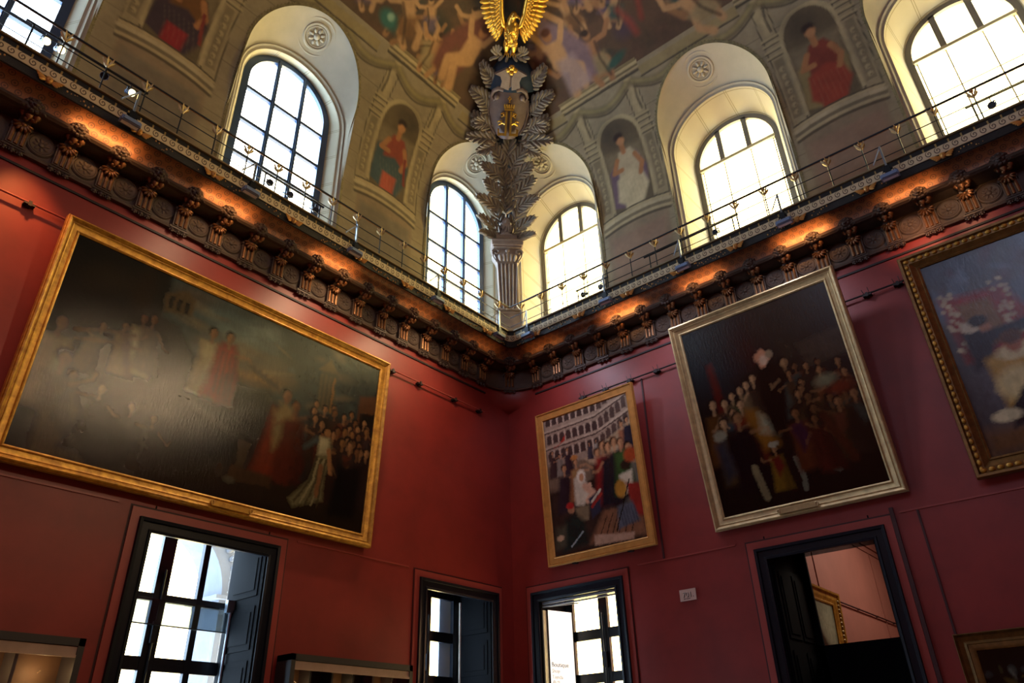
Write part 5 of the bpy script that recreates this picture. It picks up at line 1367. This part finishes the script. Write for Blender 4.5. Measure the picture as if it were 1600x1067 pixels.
for t, w in ((21.9, .35), (22.2, .6), (22.8, .75), (23.5, .72), (24.0, .6)): rows.append([(x*w, -.25, t) for x in np.linspace(-1, 1, 7)])
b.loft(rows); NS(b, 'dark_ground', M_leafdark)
# dark dome behind the crest
dm = tag(empty('dark_dome', tuple(GP(0, 24.0, .3))), 'dark blue-black half dome under the gilded eagle', 'dome')
b = MB(); rows = []
for i in range(9):
    a = PI*.5*i/8; rows.append([(.88*math.cos(a)*math.cos(q), -.35-.62*math.cos(a)*max(math.sin(q), -.2), 23.55+.86*math.sin(a)) for q in np.linspace(-.2, PI+.2, 21)])
b.loft(rows); b.warp(warp_rigid); b.build('dome_shell', M_dome, dm, M=Matrix.Translation(-dm.location))
# eagle
eg = tag(empty('gilded_eagle', tuple(GP(0, 24.45, 1.0))), 'gilded eagle with raised spread wings perched on leaves above the dark dome', 'eagle statue')
ie = Matrix.Translation(-eg.location); N0 = -1.0
def EG(b, name, m=None, remesh=None):
    b.v = [(p[0]*1.0-.18, p[1]+.2, p[2]+.16) for p in b.v]
    o = b.warp(warp_rigid).build(name, m or M_gold, eg, M=ie, angle=60)
    if remesh:
        md = o.modifiers.new('remesh', 'REMESH'); md.mode = 'VOXEL'; md.voxel_size = remesh; md.use_smooth_shade = True
        sm = o.modifiers.new('smooth', 'SMOOTH'); sm.iterations = 2
    return o
b = MB()
b.ell((0, N0, 24.98), (.25, .22, .32), 14, 10); b.ell((0, N0-.06, 25.10), (.24, .19, .22), 12, 8); b.ell((0, N0, 24.76), (.19, .17, .18), 12, 8)
b.tube([(0, N0-.02, 25.15), (-.03, N0-.05, 25.32), (.0, N0-.09, 25.42)], [.19, .145, .11], 10)
b.ell((.03, N0-.10, 25.45), (.12, .12, .10), 12, 8)
b.tube([(.08, N0-.14, 25.46), (.17, N0-.18, 25.45), (.215, N0-.20, 25.41), (.215, N0-.20, 25.36)], [.05, .04, .028, .01], 8)
for s in (-1, 1):
    b.tube([(s*.09, N0-.03, 24.78), (s*.13, N0-.08, 24.66), (s*.12, N0-.05, 24.50), (s*.11, N0-.06, 24.46)], [.13, .12, .07, .045], 9)
for k in range(40):
    a = r.uniform(-1.2, 1.2); z = r.uniform(24.72, 25.28); w = .24 if z < 25.15 else .17
    b.ell((w*math.sin(a)*.95, N0-w*math.cos(a)*.95-.02, z), (.035, .03, .055), 6, 5)
EG(b, 'body', remesh=.018)
b = MB()
for s in (-1, 1): b.ell((.03+s*.055, N0-.17, 25.47), (.014, .012, .014), 6, 4)
EG(b, 'eyes', M_leafdark)
for s in (-1, 1):
    b = MB()
    for dx in (-.09, 0, .09): b.tube([(s*.11, N0-.06, 24.46), (s*.11+dx*.7, N0-.13, 24.45), (s*.11+dx, N0-.19, 24.38)], [.03, .028, .008], 6)
    b.tube([(s*.11, N0-.04, 24.46), (s*.11, N0+.03, 24.42)], [.028, .01], 6)
    EG(b, 'talons')
    # wing: shoulder, upright forearm, layers of feathers hanging outwards
    b = MB()
    b.tube([(s*.16, N0+.02, 25.12), (s*.30, N0-.02, 25.20), (s*.38, N0-.02, 25.45), (s*.42, N0, 25.80), (s*.52, N0+.02, 26.1)], [.09, .10, .10, .09, .06], 9)
    EG(b, 'wing_arm')
    b = MB()
    for k in range(15):
        f = k/14; p = Vector((s*(.30+.18*f), N0+.05, 25.12+.98*f)); a = 2.70-1.55*f; L = .46+.22*f+.08*math.sin(PI*f)
        e = p+Vector((s*math.sin(a)*L, .04, math.cos(a)*L)); b.blade(p, e, .075, .04)
    EG(b, 'flight_feathers')
    b = MB()
    for k in range(13):
        f = k/12; p = Vector((s*(.28+.18*f), N0-.01, 25.12+.94*f)); a = 2.65-1.5*f; L = .33+.12*f
        e = p+Vector((s*math.sin(a)*L, .01, math.cos(a)*L)); b.blade(p, e, .066, .045)
    EG(b, 'middle_feathers')
    b = MB()
    for q in range(3):
        for k in range(11):
            f = (k+.5*(q % 2))/11; p = Vector((s*(.30+.05*q+.14*f), N0-.06+.01*q, 25.14+.9*f)); a = 2.5-1.2*f
            e = p+Vector((s*math.sin(a)*.15, -.01, math.cos(a)*.15)); b.blade(p, e, .042, .035)
    EG(b, 'covert_feathers')
b = MB()
for k in range(14):
    x = -.55+1.1*k/13; a = x*2.2+r.uniform(-.5, .5); p = Vector((x*.8, N0+.1, 24.36-.10*abs(x)))
    b.blade(p, p+Vector((math.sin(a)*.26, -.08, math.cos(a)*.18*(1 if k % 2 else -1))), .05, .04)
for s in (-1, 1):
    for k in range(5): b.blade((s*.42, N0+.1, 24.35), (s*(.42+.26*math.sin(.4*k-.6)), N0, 24.35+.30*math.cos(.4*k-.6)), .05, .04)
EG(b, 'laurel_spray', M_leaf)

# ------------------------------------------------------------------ pilaster with capital, and the bust on top
RD = Matrix.Rotation(-PI/4, 4, 'Z'); PC = Vector((-.50, -.50, 0))
def DG(b, name, m, parent, base, angle=40):
    return b.build(name, m, parent, M=Matrix.Translation(-Vector(base)) @ Matrix.Translation(PC) @ RD, angle=angle)
pb = (-.5, -.5, 13.99)
pil = tag(empty('corner_pilaster', pb), 'grey-brown fluted tapering pilaster with volute capital standing in the gallery corner', 'pilaster')
b = MB(); b.box(-.40, .40, -.36, .28, 13.99, 14.92); b.box(-.43, .43, -.39, .24, 14.86, 14.92); b.box(-.36, .36, -.32, .28, 14.92, 15.05)
b.tube([(-.40, -.36, 15.0), (.40, -.36, 15.0)], .05, 8); DG(b, 'pedestal', M_taupe, pil, pb)
b = MB(); rows = []; NF = 5
for z, w in ((15.05, .30), (15.1, .285), (15.2, .28), (16.9, .34), (16.98, .345)):
    row = []
    for k in range(NF*8+1):
        f = k/(NF*8); x = -w+2*w*f; ph = (f*NF) % 1; y = -.26-(w-.28)*.8+.045*(math.sin(PI*ph) if .12 < ph < .88 else 0)
        row.append((x, y, z))
    row = [(-w, .28, z)]+row+[(w, .28, z)]; rows.append(row)
b.loft(rows); DG(b, 'fluted_shaft', M_taupe, pil, pb, 30)
b = MB(); rows = []
for z, w in ((16.95, .35), (17.05, .36), (17.2, .42), (17.35, .50), (17.48, .52), (17.56, .50)):
    rows.append([(-w, .12, z), (-w, -.28-(w-.35)*.6, z), (0, -.30-(w-.35)*.8, z), (w, -.28-(w-.35)*.6, z), (w, .12, z)])
b.loft(rows)
for s in (-1, 1):
    sp = [(s*(.40+(.15-.0125*k)*math.cos(k*.62)), -.42, 17.36+(.15-.0125*k)*math.sin(k*.62)) for k in range(11)]
    b.tube(sp, [.035-.0015*k for k in range(11)], 7)
    b.tube([(s*.54, -.38, 17.4), (s*.50, -.36, 17.2), (s*.38, -.33, 17.0)], .035, 7)
for k in range(5): b.blade((-.24+.12*k, -.36, 17.02), (-.28+.14*k, -.46, 17.30-.03*abs(k-2)), .07, .05)
b.ell((0, -.44, 17.42), (.08, .05, .08), 8, 6); DG(b, 'volute_capital', M_taupe, pil, pb)
b = MB(); b.box(-.50, .50, -.50, .14, 17.54, 17.62); b.box(-.55, .55, -.55, .1, 17.62, 17.80); b.box(-.58, .58, -.58, .08, 17.78, 17.84); DG(b, 'abacus', M_taupe, pil, pb, 20)
bb = (-.5, -.5, 17.84)
bu = tag(empty('stone_bust', bb), 'pale bearded classical bust on stepped plinth, on top of the corner pilaster', 'bust')
b = MB(); b.box(-.40, .40, -.36, .22, 17.84, 18.02); b.box(-.34, .34, -.30, .22, 18.02, 18.06); b.box(-.37, .37, -.33, .22, 18.06, 18.22); DG(b, 'plinth', M_taupe, bu, bb, 20)
b = MB()
b.box(-.30, .30, -.24, .2, 18.20, 18.30); b.ell((0, -.05, 18.32), (.30, .22, .12), 14, 8); b.tube([(0, -.03, 18.3), (0, -.08, 18.6)], [.17, .14], 12)
b.ell((0, -.12, 18.80), (.185, .22, .27), 16, 12); b.ell((0, -.05, 18.92), (.21, .23, .20), 14, 10)
b.ell((0, -.34, 18.80), (.035, .05, .09), 8, 6); b.ell((0, -.33, 18.745), (.05, .045, .03), 8, 6)
for s in (-1, 1):
    b.ell((s*.075, -.30, 18.905), (.075, .05, .025), 8, 5, Matrix.Rotation(s*.15, 3, 'Y')); b.ell((s*.075, -.285, 18.855), (.035, .035, .022), 8, 5); b.ell((s*.10, -.26, 18.76), (.06, .05, .06), 8, 6)
    b.ell((s*.195, -.08, 18.80), (.03, .05, .07), 8, 6); b.ell((s*.055, -.31, 18.69), (.07, .04, .025), 8, 5, Matrix.Rotation(s*.4, 3, 'Y'))
b.ell((0, -.315, 18.655), (.05, .03, .015), 8, 4)
for k in range(60):    # curls of beard and hair
    a = r.uniform(-1.7, 1.7); q = r.random()
    if k < 34: z = 18.42+.28*q; rr_ = .12+.09*q; b.ell((rr_*math.sin(a)*1.05, -.12-rr_*math.cos(a)*1.1, z), (.038, .038, .055), 6, 5)
    else: z = 18.86+.20*q; rr_ = .215-.10*q; a *= 1.2; b.ell((rr_*math.sin(a), -.06-rr_*math.cos(a), z+.03), (.045, .045, .04), 6, 5)
for x, z in ((0, 19.08), (-.06, 19.05), (.06, 19.05)): b.ell((x, -.2, z), (.05, .05, .04), 6, 5)
o = DG(b, 'head', M_bust, bu, bb)
md = o.modifiers.new('remesh', 'REMESH'); md.mode = 'VOXEL'; md.voxel_size = .014; md.use_smooth_shade = True

# ================================================================== SMALLER THINGS ON AND BEFORE THE RED WALLS
for side, a, c, lab, hooks in (('L', 1.28, 18.0, 'thin red picture rail across the left wall above the paintings', [1.5, 2.6, 4.05, 5.1, 14.4, 16.0]), ('R', 2.85, 18.0, 'thin dark picture rail with clamps across the right wall', [3.0, 3.8, 4.65, 5.53, 6.3, 11.3, 12.0])):
    t = tag(empty('picture_rail', wpos(side, -a, 0, 11.24), (0, 0, ROT[side])), lab, 'rail')
    sg = -1 if side == 'L' else 1
    b = MB(); b.tube([(0, -.10, 0), (sg*(c-a), -.10, 0)], .022, 8); b.build('rod', M_redtrim if side == 'L' else M_line, t)
    b = MB()
    for h in hooks:
        x = sg*(h-a); b.box(x-.10, x+.10, -.12, 0, -.05, -.01); b.box(x-.03, x+.03, -.14, 0, -.08, .03)
        if side == 'R': b.tube([(x-.06, -.1, .0), (x-.09, -.12, .14)], .008, 5); b.tube([(x+.06, -.1, .0), (x+.05, -.12, .16)], .008, 5)
    b.build('bracket', M_line, t, smooth=False)
def text(name, s, size, m, parent, loc, rot, ext=.004, align='LEFT'):
    cu = bpy.data.curves.new(name, 'FONT'); cu.body = s; cu.size = size; cu.extrude = ext; cu.align_x = align
    cu.materials.append(m); tmp = bpy.data.objects.new(name, cu); COL.objects.link(tmp); bpy.context.view_layer.update()
    me = bpy.data.meshes.new_from_object(tmp.evaluated_get(bpy.context.evaluated_depsgraph_get())); bpy.data.objects.remove(tmp)
    o = bpy.data.objects.new(name, me); COL.objects.link(o); o.parent = parent; o.location = loc; o.rotation_euler = rot
    return o
# room number plate: local x to the right, facing -Y
t = tag(empty('room_number_sign', wpos('R', -5.285, .0, 5.01), (0, 0, ROT['R'])), 'small pinkish square plate reading 701 on the red right wall', 'sign')
b = MB(); b.box(0, .43, -.035, -.001, 0, .265); b.build('plate', M_sign, t, smooth=False)
text('numeral_shadow', '701.', .17, M_ink, t, (.086, -.037, .074), (PI/2, 0, 0)); text('pale_numerals', '701', .17, M_signtxt, t, (.07, -.042, .088), (PI/2, 0, 0))  # dark offset copy paints the shadow behind the pale numerals
b = MB()
for x0, x1 in ((.10, .14), (.15, .165), (.18, .205), (.212, .24), (.25, .27)): b.box(x0, x1, -.038, -.034, .036, .052)
b.build('caption', M_ink, t, smooth=False)
# white shop sign standing in the third window's reveal
p0 = Vector((.24, -1.04, 0)); p1 = Vector((1.08, -1.25, 0)); dv = (p1-p0); ang = math.atan2(dv.y, dv.x)
# as seen from the room the near edge is on the left; the board faces down the room
t = tag(empty('shop_sign', tuple(p0), (0, 0, ang)), 'tall white panel lettered Boutique inside the window right of the corner', 'sign')
Ls = dv.length
b = MB(); b.box(0, Ls, 0, .05, .3, 5.42); b.build('panel', M_white, t, smooth=False)
b = MB(); b.box(-.03, 0, -.01, .06, .3, 5.45); b.box(Ls, Ls+.03, -.01, .06, .3, 5.45); b.build('edge_trim', M_dark, t, smooth=False)
for s, z, sz, m in (('Boutique', 3.97, .165, M_ink), ('Shop', 3.82, .14, M_inkgrey), ('Tienda', 3.67, .14, M_inkgrey), ('商店', 3.52, .14, M_inkgrey)):
    text('lettering', s, sz, m, t, (.05, -.004, z), (PI/2, 0, 0), .002)
# showcases at the foot of the left wall
def showcase(u0, u1, ztop, depth, n, label):
    t = tag(empty('showcase', ((u0+u1)/2, -depth/2-.04, 0)), label, 'display case'); w = (u1-u0)/2; d = depth/2
    b = MB(); b.box(-w, w, -d, d, ztop-.12, ztop); b.box(-w, -w+.1, -d, d, 0, ztop); b.box(w-.1, w, -d, d, 0, ztop); b.box(-w, w, -d, d, 0, .8); b.build('carcase', M_case, t, smooth=False)
    b = MB(); b.box(-w+.1, w-.1, -d+.02, -d+.12, ztop-.27, ztop-.13); b.box(-w+.1, w-.1, -d+.0, -d+.03, ztop-.29, ztop-.25); b.build('light_strip', M_strip, t, smooth=False)
    b = MB(); b.box(-w+.1, w-.1, d-.06, d-.02, .8, ztop-.12); b.build('back_lining', M_caseback, t, smooth=False)
    for k in range(1, n):
        x = -w+2*w*k/n; b = MB(); b.box(x-.025, x+.025, -d+.08, d-.06, .8, ztop-.2); b.build('divider', M_case, t, smooth=False)
    b = MB(); b.box(-w+.1, w-.1, -d+.03, -d+.035, .8, ztop-.28); b.build('glass', M_glass, t, smooth=False)
    return t
showcase(-7.62, -4.32, 3.72, .5, 6, 'wide charcoal showcase with a pale strip, below the red wall between the two left windows')
showcase(-16.2, -11.62, 3.60, .6, 5, 'charcoal showcase with brown lining at the bottom left corner, left of the tall window')
def case_lamp(x, z, e):
    l = bpy.data.lights.new('case_lamp', 'POINT'); l.energy = e; l.color = (1, .62, .28); l.shadow_soft_size = .05
    o = bpy.data.objects.new('case_lamp', l); COL.objects.link(o); o.location = (x, -.36, z)
case_lamp(-12.1, 3.1, 7); case_lamp(-13.0, 3.1, 9); case_lamp(-14.0, 3.1, 6)
for x in (-7.35, -6.2, -5.1): case_lamp(x, 3.2, 2.0)

# ================================================================== LAMPS (their own light) and added wall fill
WARM = (1.0, .50, .17)
for side, u, nm in FL:     # spill of the floodlights grazing the cove beneath the gallery
    x, y, z = wpos(side, -(u+.2), .99, 13.02); tx, ty, tz = wpos(side, -(u+.2), .60, 13.17)
    e = {('L', 1.65): 6, ('L', 4.40): 8, ('L', 7.48): 34, ('L', 10.6): 34, ('L', 13.46): 46, ('R', 1.75): 6, ('R', 4.70): 50, ('R', 7.25): 26, ('R', 10.14): 55, ('R', 12.71): 22}[(side, u)]
    l = area('cove_lamp', (x, y, z+.05), (tx, ty, tz), 1.2, .04, e*.17, WARM, spread=110)
spot('wall_spot', wpos('L', -14.9, 1.3, 13.3), wpos('L', -14.3, 0, 9.9), 760, (1.0, .40, .12), 46, 1.0, .1)
spot('wall_spot', wpos('R', -13.0, 1.25, 12.2), wpos('R', -12.7, 0, 12.2), 90, (1.0, .50, .25), 70, 1.0, .1)
spot('wall_spot', wpos('R', -13.8, 1.3, 12.6), wpos('R', -13.8, .1, 12.5), 40, (1.0, .6, .30), 80, 1.0, .1)
for side, u, e in (('L', -11, 170), ('L', -7.5, 420), ('L', -4.4, 420)):
    spot('wall_spot', wpos(side, u, 2.2, 13.2), wpos(side, u, 0, 9.5), e, (1.0, .70, .42), 110, 1.0, .15)
for u, e in ((-2.6, 230), (-6.2, 240), (-9.5, 210)):  # unseen cool spots, added as fill to brighten the right wall
    spot('wall_spot', wpos('R', u, 2.4, 13.2), wpos('R', u, 0, 9.5), e, (.80, .80, 1.0), 110, 1.0, .15)
